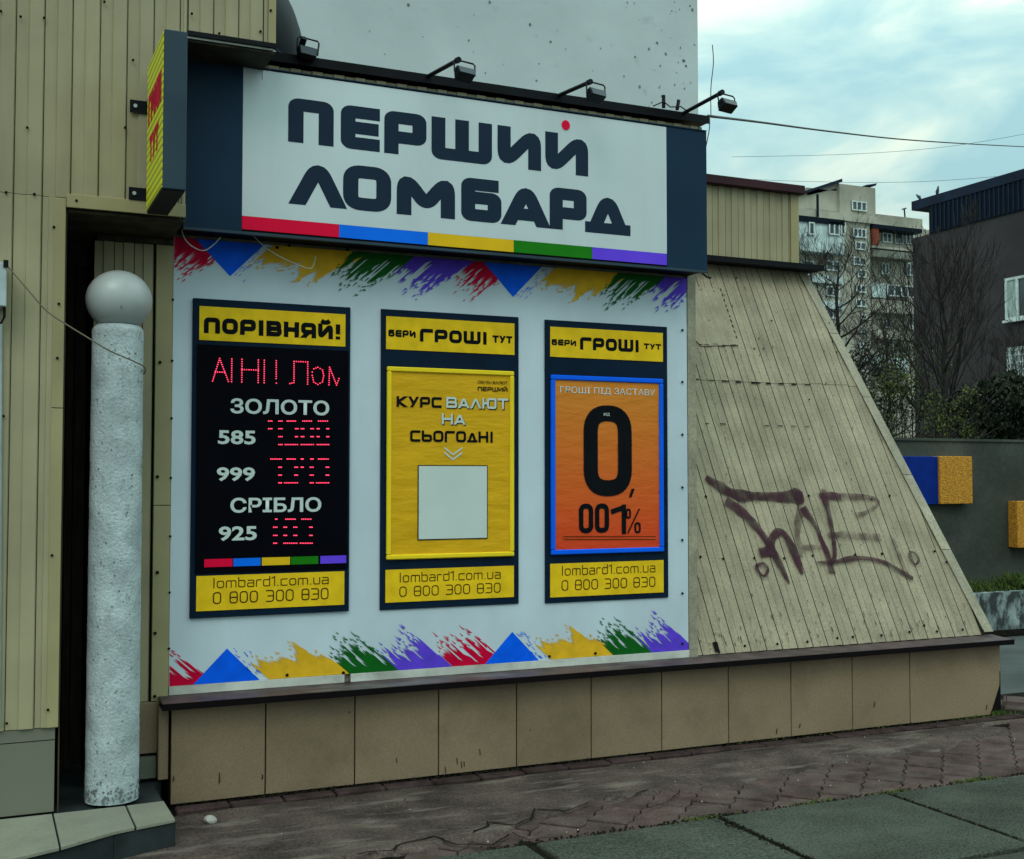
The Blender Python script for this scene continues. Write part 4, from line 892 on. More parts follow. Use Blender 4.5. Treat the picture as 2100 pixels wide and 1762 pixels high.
c_ = onY(sx_(1390), sy2(438), QS); MB().prism([c_ + Vector((.026 * math.cos(k * math.pi / 8) * 1, 0, .028 * math.sin(k * math.pi / 8))) for k in range(16)], (0, -.002, 0)).build('letter_dot', 'red', ms)
b = MB().box(onY(535, 400, QS).x, onY(536.5, 400, QS).x, YS - .0046, YS - .004, zt_ - .05, zt_ - .0005); b.build('face_joint', 'pit', ms)

# ------------------------------------------------------------------ projecting sign box
ps = thing('projecting_sign', (.72, 5.3, 2.8), 'narrow yellow and navy sign box jutting out from the wall at the upper left', 'sign')
XA = .672; XB_ = .770; yA, yB_ = 5.02, 5.53; z0_, z1_ = 2.792, 3.462
MB().box(XA + .004, XB_, yA, yB_, z0_, z1_).build('sign_body', 'navy_side', ps, bevel=.004)
MB().box(XA, XA + .0035, yA + .012, yB_ - .008, z0_ + .008, z1_ - .008).build('yellow_face', 'hatch_yellow', ps)
MB().box(XA + .004, XB_ - .004, yA + .01, yB_ - .01, z0_ - .004, z0_ - .0005).build('sign_underside', 'black_metal', ps)
def flip(s, a, c, za, zb): # lettering on the left-facing side reads from the wall outwards
    o = word(s, 'sign_lettering', 'print_red', ps, yB_ - c, yB_ - a, za, zb, XA - .0015, t=.26, gap=.12, axis='Y')
    for v in o.data.vertices: v.co.y = (yB_ + yA) - (v.co.y + OFF[o.name].y) - OFF[o.name].y
    return o
flip('ГРОШІ', .05, .46, 3.17, 3.31); flip('ТУТ', .12, .40, 2.99, 3.11)
for z in (3.265, 2.862):
    m_ = MB().box(.604, .69, YL - .018, YL - .0125, z, z + .058).build('bracket', 'black_metal', ps); MB().disc(Vector((.627, YL - .0185, z + .03)), .009, (0, -1, 0), .006).build('bolt', 'steel', m_)
    MB().box(.676, .69, 5.50, YL - .018, z + .004, z + .054).build('bracket', 'black_metal', ps)

# ------------------------------------------------------------------ floodlights on arms
def floodlight(px0, px1, label, tilt, arm=True):
    A = onY(px0[0], px0[1], YB - .0); T = onX(px1[0], px1[1], A.x) if arm else Vector((A.x, 6.02, A.z + .075))
    A.z = 3.80
    o = thing('floodlight', A, label, 'floodlight', 'floodlights along the pavilion roof edge')
    if arm:
        d = (T - A).normalized(); MB().tube([A, T + d * .01], .0115, 6).build('arm', 'lamp_black', o)
        MB().tube([T - d * .012, T + d * .02], .016, 8).build('arm_clamp', 'lamp_black', o)
    else:
        MB().tube([T + Vector((.012, .05, -.05)), T + Vector((.02, -.01, .01))], .018, 6).build('arm', 'lamp_black', o); d = Vector((0, -1, 0))
    c = T + Vector((.035, -.015, -.070)); R_ = Matrix.Rotation(tilt, 3, 'X') @ Matrix.Rotation(.12, 3, 'Y')
    def L_(x, y, z): return c + R_ @ Vector((x * .84, y * .84, z))
    b = MB(); b.add([L_(-.062, -.028, .026), L_(.062, -.028, .026), L_(.062, .028, .026), L_(-.062, .028, .026), L_(-.052, -.048, -.030), L_(.052, -.048, -.030), L_(.052, .040, -.030), L_(-.052, .040, -.030)],
                    [(0, 1, 2, 3), (4, 7, 6, 5), (0, 4, 5, 1), (1, 5, 6, 2), (2, 6, 7, 3), (3, 7, 4, 0)])
    b.build('lamp_housing', 'lamp_black', o, bevel=.004)
    MB().add([L_(-.045, -.0485, -.026), L_(.045, -.0485, -.026), L_(.052, -.0335, .018), L_(-.052, -.0335, .018)], [(0, 1, 2, 3)]).build('lamp_glass', 'lamp_glass', o, fix=False)
    b = MB(); b.tube([L_(-.066, 0, .0), L_(-.068, 0, .068), L_(-.058, 0, .078), L_(.058, 0, .078), L_(.068, 0, .068), L_(.066, 0, .0)], .0045, 6); b.build('yoke', 'lamp_black', o)
    b = MB()
    for k in range(5): b.add([L_(-.05, .03, .02 - k * .01), L_(.05, .03, .02 - k * .01), L_(.05, .046, .018 - k * .01), L_(-.05, .046, .018 - k * .01)], [(0, 1, 2, 3)])
    b.build('cooling_fin', 'lamp_black', o, kind='stuff')
    return o
floodlight((609, 118), (0, 0), 'black floodlight standing upright at the left end of the roof edge', -.1, arm=False)
floodlight((873, 160), (938, 124), 'black floodlight on a short arm, the second one from the left', -.35)
floodlight((1140, 195), (1208, 169), 'black floodlight on a slanting arm, the second one from the right', -.3)
floodlight((1395, 232), (1478, 191), 'black floodlight on an arm against the sky at the right end', -.4)
sk = thing('socket_pair', (3.72, 6.0, 3.80), 'pair of small black cable sockets sticking up from the roof edge beside the last floodlight', 'socket')
for x_, y_, l in ((1255, 430, .075), (1385, 440, .06)):
    p_ = onY((1850 + x_ / 2.8) / 1.6886, (220 + y_ / 2.8) / 1.6886, 6.0); p_.z = 3.80
    MB().tube([p_, p_ + Vector((.012 if x_ > 1300 else 0, 0, l))], .011, 8).build('socket', 'lamp_black', sk)
MB().tube([Vector((3.62, 6.0, 3.80)), Vector((3.68, 5.98, 3.83)), Vector((3.74, 6.0, 3.81)), Vector((3.80, 5.98, 3.815)), Vector((3.86, 6.0, 3.80))], .004, 5).build('lead', 'lamp_black', sk)

# ------------------------------------------------------------------ pillar with globe lamp
pc = Vector((.580, 5.745, .13))
lp = thing('lamp_pillar', pc, 'rough white plastered round pillar topped with a pale glass globe lamp', 'lamp post')
b = MB(); n, hh = 110, 260; H_ = 2.172
for j in range(hh + 1):
    z = H_ * j / hh; r0 = .1175 - .0035 * z / H_
    if z > H_ - .03: r0 -= .022 * ((z - H_ + .03) / .03) ** 2
    for i in range(n):
        a = 2 * math.pi * i / n; q = Vector((math.cos(a), math.sin(a), 0)); s = Vector((q.x * .12, q.y * .12, z)); 
        v = .0008 * noise.noise(s * 45) + .0014 * noise.noise(s * 110) + .0012 * noise.noise(s * 9)
        if z < .10: v -= .006 * abs(noise.noise(s * 30)) * (1 - z / .1)
        b.v.append(pc + q * (r0 + v) + Vector((0, 0, z)))
for j in range(hh):
    for i in range(n): b.f.append([j * n + i, j * n + (i + 1) % n, (j + 1) * n + (i + 1) % n, (j + 1) * n + i])
b.f.append([hh * n + i for i in range(n)])
b.build('pillar', 'pillar_plaster', lp, smooth=True, fix=False)
b = MB(); rr = random.Random(8)
for k in range(520):
    z = rr.uniform(.12, H_ - .03) if k < 330 else abs(rr.gauss(0, .05)) + .012; a = rr.uniform(math.pi * .8, math.pi * 2.2); q = Vector((math.cos(a), math.sin(a), 0)); t_ = Vector((-q.y, q.x, 0)); w_ = rr.uniform(.0015, .0045) * (1.5 if z < .12 else 1)
    c = pc + q * (.1175 - .0035 * z / H_ + .0035) + Vector((0, 0, z)); b.add([c + t_ * w_ * math.cos(e) * rr.uniform(.5, 1.4) + Vector((0, 0, w_ * 1.2 * math.sin(e) * rr.uniform(.5, 1.4))) for e in (0, 1.2, 2.5, 3.7, 5)], [(0, 1, 2, 3, 4)])
b.build('plaster_pit', 'pit', lp, kind='stuff', fix=False)
gc = pc + Vector((0.003, 0, H_)); R0 = .148
prof = []
for k in range(25):
    a = -math.pi / 2 + .86 + (math.pi - .90) * k / 24; prof.append((R0 * math.cos(a), .118 + R0 * math.sin(a) * (.93 if a > 0 else .97)))
prof[-1] = (.004, prof[-1][1])
MB().lathe(gc, [(.088, .0)] + prof, 48).build('globe', 'globe', lp, smooth=True)
q_ = (Vector((0, 0, EYE)) - gc); q_ = Vector((q_.x, q_.y, 0)).normalized(); m_ = gc + Vector((0, 0, .118 - .055)) + q_ * .1385 + Vector((-q_.y, q_.x, 0)) * .01
MB().tube([m_, m_ + Vector((0, 0, .014))], .0035, 6).build('globe_mark', 'pit', lp)
MB().lathe(gc + Vector((0, 0, -.004)), [(.09, 0), (.09, .014)], 32).build('globe_collar', 'lamp_black', lp)

# ------------------------------------------------------------------ cables, boxes, antenna, dish
def cable(pts, r, m, name, label, cat='cable', n=6):
    b = MB(); P = []
    for i in range(len(pts) - 1):
        a, c = pts[i], pts[i + 1]; p0 = pts[i - 1] if i else a; p3 = pts[i + 2] if i + 2 < len(pts) else c
        for k in range(6):
            u = k / 6; P.append(.5 * ((2 * a) + (c - p0) * u + (2 * p0 - 5 * a + 4 * c - p3) * u * u + (3 * a - p0 - 3 * c + p3) * u ** 3))
    P.append(pts[-1]); return b.tube(P, r, n).build(name, m, None, smooth=True, label=label, cat=cat)
pp = [(10, 540, 5.50), (30, 563, 5.50), (62, 600, 5.49), (95, 637, 5.49), (136, 665.6, 5.49), (187, 697, 5.50), (226, 720, 5.52), (271.6, 739.7, 5.58), (295, 752, 5.66), (297, 764, 5.75), (285, 772, 5.84)]
cable([onY(*q) for q in pp], .0035, 'cable_tan', 'cable', 'thin tan cable sagging from the white box across the front of the pillar')
cable([onY(x, y, 5.93) for x, y in [(370, 440), (371, 462), (378, 488), (395, 506), (418, 514), (438, 502), (453, 486)]], .0028, 'cable_white', 'cable', 'short white wire hanging in a loop under the left end of the big sign')
cable([onY(x, y, 5.95) for x, y in [(520, 484), (545, 508), (575, 527), (605, 541), (635, 551), (644, 540), (647, 525)]], .0026, 'cable_white', 'cable', 'white wire drooping over the yellow brush stroke under the big sign')
eb = thing('junction_box', (.07, 5.55, 2.2), 'white electrical box on the ribbed wall at the left edge with a black clip', 'electrical box')
MB().box(.0, .098, 5.50, YL - .014, onY(0, 628, 5.5).z, onY(0, 538, 5.5).z).build('box_body', 'box_white', eb, bevel=.004)
MB().box(.083, .103, 5.492, 5.4995, onY(0, 548, 5.5).z, onY(0, 533, 5.5).z).build('clip', 'black_metal', eb)
MB().tube([onY(3, 628, 5.53), onY(9, 632, 5.53), onY(9, 650, 5.53), onY(3, 662, 5.53), onY(-4, 662, 5.53)], .006).build('hanger', 'black_metal', eb)
MB().tube([onY(2, 665, 5.59), onY(1, 1000, 5.59), onY(-1, 1490, 5.59)], .006).build('conduit', 'steel', eb)
w0 = at(1452, 238, 7.3); 
cable([w0, at(1560, 251, 9.5), at(1700, 269.5, 12.5), at(1850, 286, 16), at(2000, 296, 20), at(2140, 303, 26)], .009, 'cable', 'overhead_cable', 'thick overhead cable running from the pavilion roof corner out across the sky')
for q, lab in (([(1440, 362), (1640, 372), (1880, 373), (2120, 356)], 'faint wire just above the far apartment roof, running behind the dark blue roof'),
               ([(1500, 322), (1750, 316), (1950, 300), (2140, 268)], 'faint wire rising to the right below the thick overhead cable')):
    cable([at(x, y, 45) for x, y in q], .007, 'cable', 'overhead_wire', lab, 'wire', 4)
cable([onY(1461, 92, 6.2), onY(1463, 130, 6.2), onY(1458, 180, 6.2), onY(1458, 240, 6.2)], .003, 'cable', 'whip_antenna', 'thin upright wire aerial standing at the right end of the pavilion roof', 'aerial')
cable([onY(1455, 238, 6.0), onY(1455, 262, 5.98), onY(1450, 290, 5.97), onY(1444, 318, 5.98)], .003, 'cable', 'cable', 'thin lead hanging from the roof corner beside the right end of the sign', 'cable')
cable([onY(x, y, 5.93) for x, y in [(1440, 560), (1447, 566), (1452, 569), (1458, 570)]], .006, 'lamp_black', 'cable', 'stub of black cable sticking out under the right lower corner of the sign', 'cable')
# satellite dish seen almost edge on behind the upper wall
sd = thing('satellite_dish', onY(582, 40, 6.1), 'dark curved dish seen edge-on behind the corner of the upper left wall', 'satellite dish')
dc = onY(556, 22, 6.2); b = MB(); s1 = (RT * .33 - Vector((0, 0, .94))).normalized(); s2 = (FW * .93 + RT * .36); s2 = (s2 - s1 * s2.dot(s1)).normalized(); ax = s1.cross(s2); ax = ax if ax.dot(RT) > 0 else -ax; RD = .27; nr, na = 8, 40
for i in range(nr + 1):
    r = RD * i / nr
    for k in range(na): a = 2 * math.pi * k / na; b.v.append(dc + (s1 * math.cos(a) + s2 * math.sin(a)) * r + ax * (.085 * (1 - (i / nr) ** 2)))
for i in range(nr):
    for k in range(na): b.f.append([i * na + k, i * na + (k + 1) % na, (i + 1) * na + (k + 1) % na, (i + 1) * na + k])
b.build('dish', 'lamp_black', sd, smooth=True)
b = MB(); b.tube([dc + (s1 * math.cos(a) + s2 * math.sin(a)) * RD for a in [2 * math.pi * k / 40 for k in range(41)]], .007, 6, False); b.build('dish_rim', 'navy_side', sd)
MB().tube([dc - ax * .02, onY(578, 80, 6.2), onY(584, 108, 6.2), onY(582, 122, 6.2)], .016, 6).build('dish_mount', 'lamp_black', sd)
MB().box(1.30, 1.345, 6.10, 6.2, 3.81, 3.90).build('mount_foot', 'lamp_black', sd)

# ------------------------------------------------------------------ tall white building behind
tb = thing('apartment_tower', (6, 15, 0), 'tall pale plastered building rising close behind the shop roofs', 'building')
xR = onY(1431, 100, 14).x
MB().box(-6, xR, 14, 26, 0, 32).build('wall', 'tall_wall', tb)
b = MB()
rr = random.Random(3)
for _ in range(75):
    c = onY(rr.choice([rr.uniform(610, 1425), 1425 - abs(rr.gauss(0, 90))]), rr.uniform(0, 230), 13.995); s = rr.choice([.007, .010, .014, .02])
    b.add([c + Vector((s * math.cos(a) * rr.uniform(.5, 1.3), 0, s * 1.2 * math.sin(a) * rr.uniform(.5, 1.3))) for a in (0, 1.1, 2.2, 3.3, 4.4, 5.4)], [tuple(range(5, -1, -1))])
b.build('plaster_chip', 'pit', tb, kind='stuff', fix=False)

# ------------------------------------------------------------------ fence, planter at the right
YFN = 10.2
fn = thing('concrete_wall', (10, YFN, 0), 'grey weathered concrete wall behind the pavilion carrying blue and orange square panels', 'wall')
zf = onY(1950, 905, YFN).z
for a, c in ((4.8, 8.9), (8.903, 11.6), (11.603, 14.5)): MB().box(a, c, YFN, YFN + .22, -.06, zf).build('wall_slab', 'fence', fn)
MB().box(4.8, 14.5, YFN - .02, YFN + .24, zf + .001, zf + .03).build('wall_coping', 'fence', fn)
def wpanel(x0, y0, x1, y1, m, d):
    A = onY(x0, y0, YFN - d); C_ = onY(x1, y0, YFN - d); E_ = onY(x0, y1, YFN - d); MB().box(A.x, C_.x, YFN - d, YFN - .001, E_.z, A.z).build('wall_panel', m, fn, bevel=.006)
wpanel(1820, 935.5, 1924, 1036, 'panel_blue', .09); wpanel(1927, 935.5, 1994, 1034, 'panel_orange', .12); wpanel(2086, 1028, 2150, 1124, 'panel_orange', .14)
pl_ = thing('planter', (11.3, 9.4, 0), 'low whitewashed concrete planter with peeling paint below the coloured wall panels', 'planter')
pa, pb = onZ(1975, 1279, 0), onZ(2170, 1287, 0)
YN = pb.y; zt_p = onY(2050, 1215, YN).z
xl_, xr_ = onY(1960, 1250, YN).x, onY(2230, 1250, YN).x
b = MB(); b.prism([(xl_ + .12, YN, -.05), (xr_, YN, -.05), (xr_, YN + 1.1, -.05), (xl_ + .12, YN + 1.1, -.05)], (0, 0, .06)); b.build('planter_foot', 'soil', pl_)
b = MB(); b.add([(xl_ + .10, YN + .04, 0), (xr_, YN + .04, 0), (xr_, YN + .16, 0), (xl_ + .22, YN + .16, 0), (xl_, YN, zt_p), (xr_, YN, zt_p), (xr_, YN + .10, zt_p), (xl_ + .10, YN + .10, zt_p)],
                [(0, 1, 5, 4), (1, 2, 6, 5), (2, 3, 7, 6), (3, 0, 4, 7), (4, 5, 6, 7)]); b.build('planter_wall', 'planter_paint', pl_)
b = MB(); b.add([(xl_ + .10, YN + .04, 0), (xl_ + .10, YN + 1.1, 0), (xl_, YN + 1.1, zt_p), (xl_, YN, zt_p), (xl_ + .1, YN + .1, zt_p), (xl_ + .1, YN + 1.1, zt_p)], [(0, 1, 2, 3), (3, 2, 5, 4)]); b.build('planter_wall', 'planter_paint', pl_, fix=False)
flat([(xl_ + .08, YN + .08, zt_p - .03), (xr_, YN + .08, zt_p - .03), (xr_, YFN, zt_p - .03), (xl_ + .08, YFN, zt_p - .03)], 'planter_soil', 'soil', pl_)
b = MB(); rr = random.Random(5)
def blade(b, c, h, w, lean, rr):
    a = rr.uniform(0, 6.28); d = Vector((math.cos(a), math.sin(a), 0)); s = Vector((-d.y, d.x, 0)) * w; m1 = c + d * lean * .4 + Vector((0, 0, h * .6)); t1 = c + d * lean + Vector((0, 0, h))
    b.add([c - s, c + s, m1 + s * .7, t1, m1 - s * .7], [(0, 1, 2, 3, 4)])
for _ in range(900):
    x = rr.uniform(xl_ + .1, xr_); blade(b, Vector((x, rr.uniform(YN + .08, YFN - .05), zt_p - .03)), rr.uniform(.03, .11), .006, rr.uniform(.01, .06), rr)
for _ in range(260):
    c0 = onY(2083, 1205, YN + .3); blade(b, Vector((c0.x + rr.gauss(0, .10), YN + .3 + rr.gauss(0, .08), zt_p - .02)), rr.uniform(.08, .22), .007, rr.uniform(.03, .12), rr)
b.build('planter_grass', 'grass', None, kind='stuff', fix=False)
tag(bpy.data.objects['planter_grass'], 'short green grass tuft growing in the whitewashed planter', 'grass')
b = MB()
for _ in range(90):
    x = rr.gauss(6.24, .07); blade(b, Vector((x, 5.95 + rr.gauss(0, .025), 0)), rr.uniform(.01, .045), .004, .02, rr)
tag(b.build('wall_foot_grass', 'grass', None, kind='stuff', fix=False), 'tiny weeds growing at the foot of the plinth corner', 'weeds')

# ------------------------------------------------------------------ bare trees and bushes
def branches(b, p, d, L, r, lev, rr, up=.12, spread=.55, nseg=4):
    if lev <= 1: nseg = 3
    pts = [p]; rs = [r]; q = p.copy(); dd = d.copy()
    for k in range(nseg):
        dd = (dd + Vector((rr.gauss(0, .12), rr.gauss(0, .12), rr.gauss(0, .08) + up * .5))).normalized(); q = q + dd * L / nseg; pts.append(q.copy()); rs.append(r * (1 - .62 * (k + 1) / nseg))
    b.tube(pts, [max(.0028, q_) for q_ in rs], 5 if lev > 3 else 3, False)
    if lev == 0: return
    nb = 3 if lev > 1 else 4
    for i in range(nb + (1 if lev > 2 else 0)):
        u = rr.uniform(.3, 1.); k = min(nseg - 1, int(u * nseg)); s = pts[k].lerp(pts[k + 1], u * nseg - k); base = (pts[k + 1] - pts[k]).normalized(); a = rr.uniform(0, 6.28); o = base.orthogonal().normalized(); o = o * math.cos(a) + base.cross(o) * math.sin(a)
        nd = (base + o * rr.uniform(spread * .6, spread * 1.3) + Vector((0, 0, up))).normalized(); branches(b, s, nd, L * rr.uniform(.55, .8), rs[k] * .58, lev - 1, rr, up, spread, nseg)
def tree(label, base, top, r, seed, n, reach, lev=3, spread=.42, rise=1.25, start=.25, name='bare_tree'):
    rr = random.Random(seed); o = thing(name, base, label, 'tree'); N = 9; H = top - base
    pts = [base + H * (k / N) + Vector((rr.gauss(0, .035), rr.gauss(0, .035), 0)) * (k > 0) for k in range(N + 1)]; rad_ = [r * (1.1 - .98 * (k / N) ** .8) + .004 for k in range(N + 1)]
    MB().tube(pts, rad_, 8).build('trunk', 'bark', o, smooth=True)
    b = MB()
    for k in range(n):
        u = start + (1 - start) * ((k + .5) / n) ** .9; i = min(N - 1, int(u * N)); p = pts[i].lerp(pts[i + 1], u * N - i); a = k * 2.4 + rr.uniform(-.4, .4)
        d = (Rn * math.cos(a) + FW * math.sin(a) * .8 + Vector((0, 0, rise * rr.uniform(.7, 1.25)))).normalized(); L = reach * (1.15 - .75 * u) * rr.uniform(.8, 1.15)
        branches(b, p, d, L, rad_[i] * rr.uniform(.38, .6), lev, rr, .16, spread, 5)
    b.build('crown', 'bark', o, fix=False); return o
Rn = RT; 
def dirv(r, u, f): return Rn * r + Vector((0, 0, u)) + FW * f
def gp(x, dist): p = at(x, 905, dist); p.z = 0; return p
tree('bare tree with fanning thin branches in front of the brown building', gp(1948, 16.5), at(1928, 610, 16.5), .085, 11, 24, 1.55, 3, .42, .95, .50)
tree('tangled dark bare tree in front of the apartment block beside the leaning wall', gp(1700, 22), at(1722, 545, 22), .11, 23, 26, 1.7, 3, .8, .45, .45)
tree('slim dark bare tree just right of the small maroon roofed block', gp(1660, 24), at(1664, 520, 24), .085, 5, 16, 1.1, 3, .65, .6, .5)
tree('low bare tree with arching twigs between the apartment block and the brown building', gp(1815, 18), at(1820, 720, 18), .06, 33, 18, 1.2, 3, .7, .55, .4)
tree('bare twiggy tree at the right edge behind the concrete wall', gp(2085, 18), at(2078, 740, 18), .05, 37, 12, 1.1, 3, .5, .8, .5)
def bush(label, cx, cy, dist, rx, ry, m, n, seed, s=.035):
    rr = random.Random(seed); c = at(cx, cy, dist); o = thing('bush', (c.x, c.y, 0), label, 'bush'); mpx = dist / FPX; RX, RY = rx * mpx, ry * mpx
    b = MB()
    for k in range(14):
        a = rr.uniform(-1, 1); g0 = Vector((c.x, c.y, 0)) + Rn * RX * a * .5; t = c + Rn * RX * a + Vector((0, 0, RY * rr.uniform(.2, 1.05))); b.tube([g0, g0.lerp(t, .5) + Vector((rr.gauss(0, .05), 0, 0)), t], [.012, .008, .003], 4, False)
        for _ in range(5):
            u = rr.uniform(.4, .95); q0 = g0.lerp(t, u); b.tube([q0, q0 + Vector((rr.gauss(0, .25), rr.gauss(0, .2), rr.uniform(.1, .4)))], [.006, .002], 3, False)
    b.build('stems', 'bark', o, fix=False)
    b = MB(); cl = [(rr.uniform(-1, 1), rr.uniform(-1, 1), rr.uniform(-1, 1)) for _ in range(26)]
    for _ in range(n):
        q0 = rr.choice(cl); x, y, z = (q0[0] + rr.gauss(0, .16), q0[1] + rr.gauss(0, .2), q0[2] + rr.gauss(0, .16))
        if x * x + z * z * .8 > 1.25: continue
        p = c + Rn * x * RX + FW * y * RX * .7 + Vector((0, 0, z * RY)); n_ = Vector((rr.gauss(0, 1), rr.gauss(0, 1), rr.gauss(0, 1))).normalized(); t = n_.orthogonal().normalized(); w = n_.cross(t); k = s * rr.uniform(.5, 1.2)
        if p.z < .02: continue
        b.add([p - t * k, p + w * k * .5, p + t * k, p - w * k * .5], [(0, 1, 2, 3)])
    b.build('foliage', m, o, fix=False)
bush('yellow-green budding bush left of the bare tree trunk behind the wall', 1870, 790, 17.6, 95, 95, 'leaf', 2900, 41, .026)
bush('olive bush at the foot of the bare tree behind the wall', 1950, 860, 15.2, 60, 60, 'leaf', 1500, 42, .026)
bush('dark evergreen bush behind the wall at the right edge', 2070, 850, 16.8, 85, 72, 'leaf_dark', 6500, 43, .045)
bush('sparse olive bush behind the wall just right of the leaning wall', 1800, 840, 16.2, 70, 85, 'leaf', 1700, 44, .026)
bush('dark shrub between the bare tree and the right edge', 2000, 870, 17.6, 60, 50, 'leaf_dark', 3600, 45, .04)
bush('distant dark evergreen mass below the apartment windows', 1755, 830, 30, 75, 90, 'leaf_dark', 2600, 46, .055)

# ------------------------------------------------------------------ brown building at the right
XG = 32.0
gh = thing('brown_building', (XG + 5, 30, 0), 'brown rendered building with a dark blue ribbed mansard roof at the right', 'building')
def gx(x, y): return onX(x, y, XG)
far = gx(1873, 600).y; zc = gx(1876, 488).z
MB().box(XG, XG + 14, 12, far, 0, zc).build('wall', 'house_brown', gh)
# ribbed mansard band and roof edge
ya = gx(1886, 430).y; zt2 = gx(1882, 430).z
zb2 = zc
MB().box(XG - .04, XG + 13, 12, far - .9, zb2 + .001, zt2).build('mansard', 'roof_rib', gh)
for k in range(110):
    y = far - 1.1 - k * .21
    if y < 12.5: break
    MB().box(XG - .07, XG - .041, y, y + .05, zb2 + .03, zt2 - .02).build('mansard_rib', 'roof_blue', gh)
zt3 = gx(1880, 412).z
MB().box(XG - .08, XG + 13.5, 11.5, far - .05, zt2 + .001, zt3).build('roof_edge', 'roof_blue', gh)
def gwin(x0, y0, x1, y1, grille=False):
    A, C_ = gx(x0, y0), gx(x1, y1); ym, yM = min(A.y, C_.y), max(A.y, C_.y)
    w = MB().box(XG - .02, XG + .04, ym, yM, C_.z, A.z).build('window', 'glass', gh); t = .09
    f = MB()
    for a, c, z0, z1 in ((ym, yM, A.z - t, A.z), (ym, yM, C_.z, C_.z + t), (ym, ym + t, C_.z, A.z), (yM - t, yM, C_.z, A.z), ((ym * .45 + yM * .55) - .05, (ym * .45 + yM * .55) + .05, C_.z, A.z)): f.box(XG - .07 - (.004 if c - a < .2 else 0), XG - .021, a, c, z0, z1)
    f.build('frame', 'win_frame', w); 
    MB().box(XG - .04, XG - .022, (ym + yM) / 2 + .1, yM - t, C_.z + t, A.z - t).build('curtain', 'curtain', w)
    MB().box(XG - .16, XG - .001, ym - .05, yM + .05, C_.z - .08, C_.z - .001).build('window_sill', 'win_frame', w)
    if grille:
        g_ = MB()
        for k in range(7): y = ym + (yM - ym) * k / 6; g_.box(XG - .12, XG - .10, y, y + .03, C_.z, A.z)
        for k in range(5): z = C_.z + (A.z - C_.z) * k / 4; g_.box(XG - .14, XG - .121, ym, yM, z, z + .03)
        g_.build('grille', 'win_frame', w)
gwin(2063, 572, 2120, 650); gwin(2071, 716, 2120, 772, True)
MB().box(XG - .3, XG - .001, 14, gx(2068, 790).y, gx(2068, 800).z, gx(2068, 786).z).build('ledge', 'roof_rib', gh)
def bird(px, py, label, k, face):
    p = gx(px, py); s = 5.0; o = thing('pigeon', p, label, 'bird', 'birds on the dark roof edge'); f_ = Vector((0, face, 0)); u_ = Vector((0, 0, 1)); T = Vector((p.x + .1, p.y, zt3))
    ax = (f_ * .5 + u_ * k).normalized()
    b = MB(); pts = [T + Vector((0, 0, .10)) - ax * .30 + Vector((0, 0, .12)), T + Vector((0, 0, .22)) - ax * .10, T + Vector((0, 0, .30)), T + Vector((0, 0, .30)) + ax * .16, T + Vector((0, 0, .30)) + ax * .26 + u_ * .02, T + Vector((0, 0, .30)) + ax * .34 + u_ * .05, T + Vector((0, 0, .30)) + ax * .42 + u_ * .04]
    pts = [T + (q_ - T) * .48 for q_ in pts]; b.tube(pts, [q_ * .5 for q_ in (.02, .09, .13, .10, .065, .06, .008)], 8); b.build('body', 'bird', o, smooth=True)
    for sd_ in (-.04, .04): MB().tube([T + Vector((sd_ * .5, 0, 0)), T + Vector((sd_ * .5, 0, .1))], .008, 4).build('leg', 'bird', o)
bird(1881, 408, 'hunched grey pigeon at the very corner of the dark roof edge', .35, 1); bird(1918, 398, 'upright grey pigeon on the dark roof edge, the higher of the two', 1.6, -1)

# ------------------------------------------------------------------ far apartment block
YA = 100.0
ap = thing('apartment_block', onY(1760, 900, YA + 5), 'distant beige and grey panel apartment block with balconies and stair windows', 'building')
def arect(x0, y0, x1, y1, Y): A = onY(x0, y0, Y); C_ = onY(x1, y1, Y); return A.x, C_.x, onY(x0, y1, Y).z, A.z
def abox(x0, y0, x1, y1, Y, d, nm, m, parent=None, **k):
    a, c, z0, z1 = arect(x0, y0, x1, y1, Y); return MB().box(a, c, Y, Y + d, z0, z1).build(nm, m, parent or ap, **k)
ga, gc_, gz0, gz1 = arect(1600, 432, 1790, 1000, YA)
MB().box(ga, gc_, YA, YA + 12, -.05, gz1 + .0).build('wall', 'flat_wall', ap)
ga2, gc2, _, gz2 = arect(1790, 470, 1960, 1000, YA)
MB().box(ga2 + .01, gc2, YA + 1.5, YA + 12, -.05, gz2 + 1.0).build('wall', 'flat_wall', ap)
def awin(x0, y0, x1, y1, Y, n=2, frm='win_frame'):
    a, c, z0, z1 = arect(x0, y0, x1, y1, Y); w = MB().box(a, c, Y - .10, Y - .001, z0, z1).build('window', 'glass', ap); f = MB(); t = .14
    for q in ((a, c, z1 - t, z1), (a, c, z0, z0 + t)): f.box(q[0], q[1], Y - .2, Y - .101, q[2], q[3])
    for k in range(n + 1): x = a + (c - a - t) * k / n; f.box(x, x + t, Y - .2, Y - .101, z0 + t, z1 - t)
    f.build('frame', frm, w); return w
def a3(x, y): return ((2740 + x / 3.388) / 1.6886, (580 + y / 3.388) / 1.6886)
def A3(x0, y0, x1, y1): return (*a3(x0, y0), *a3(x1, y1))
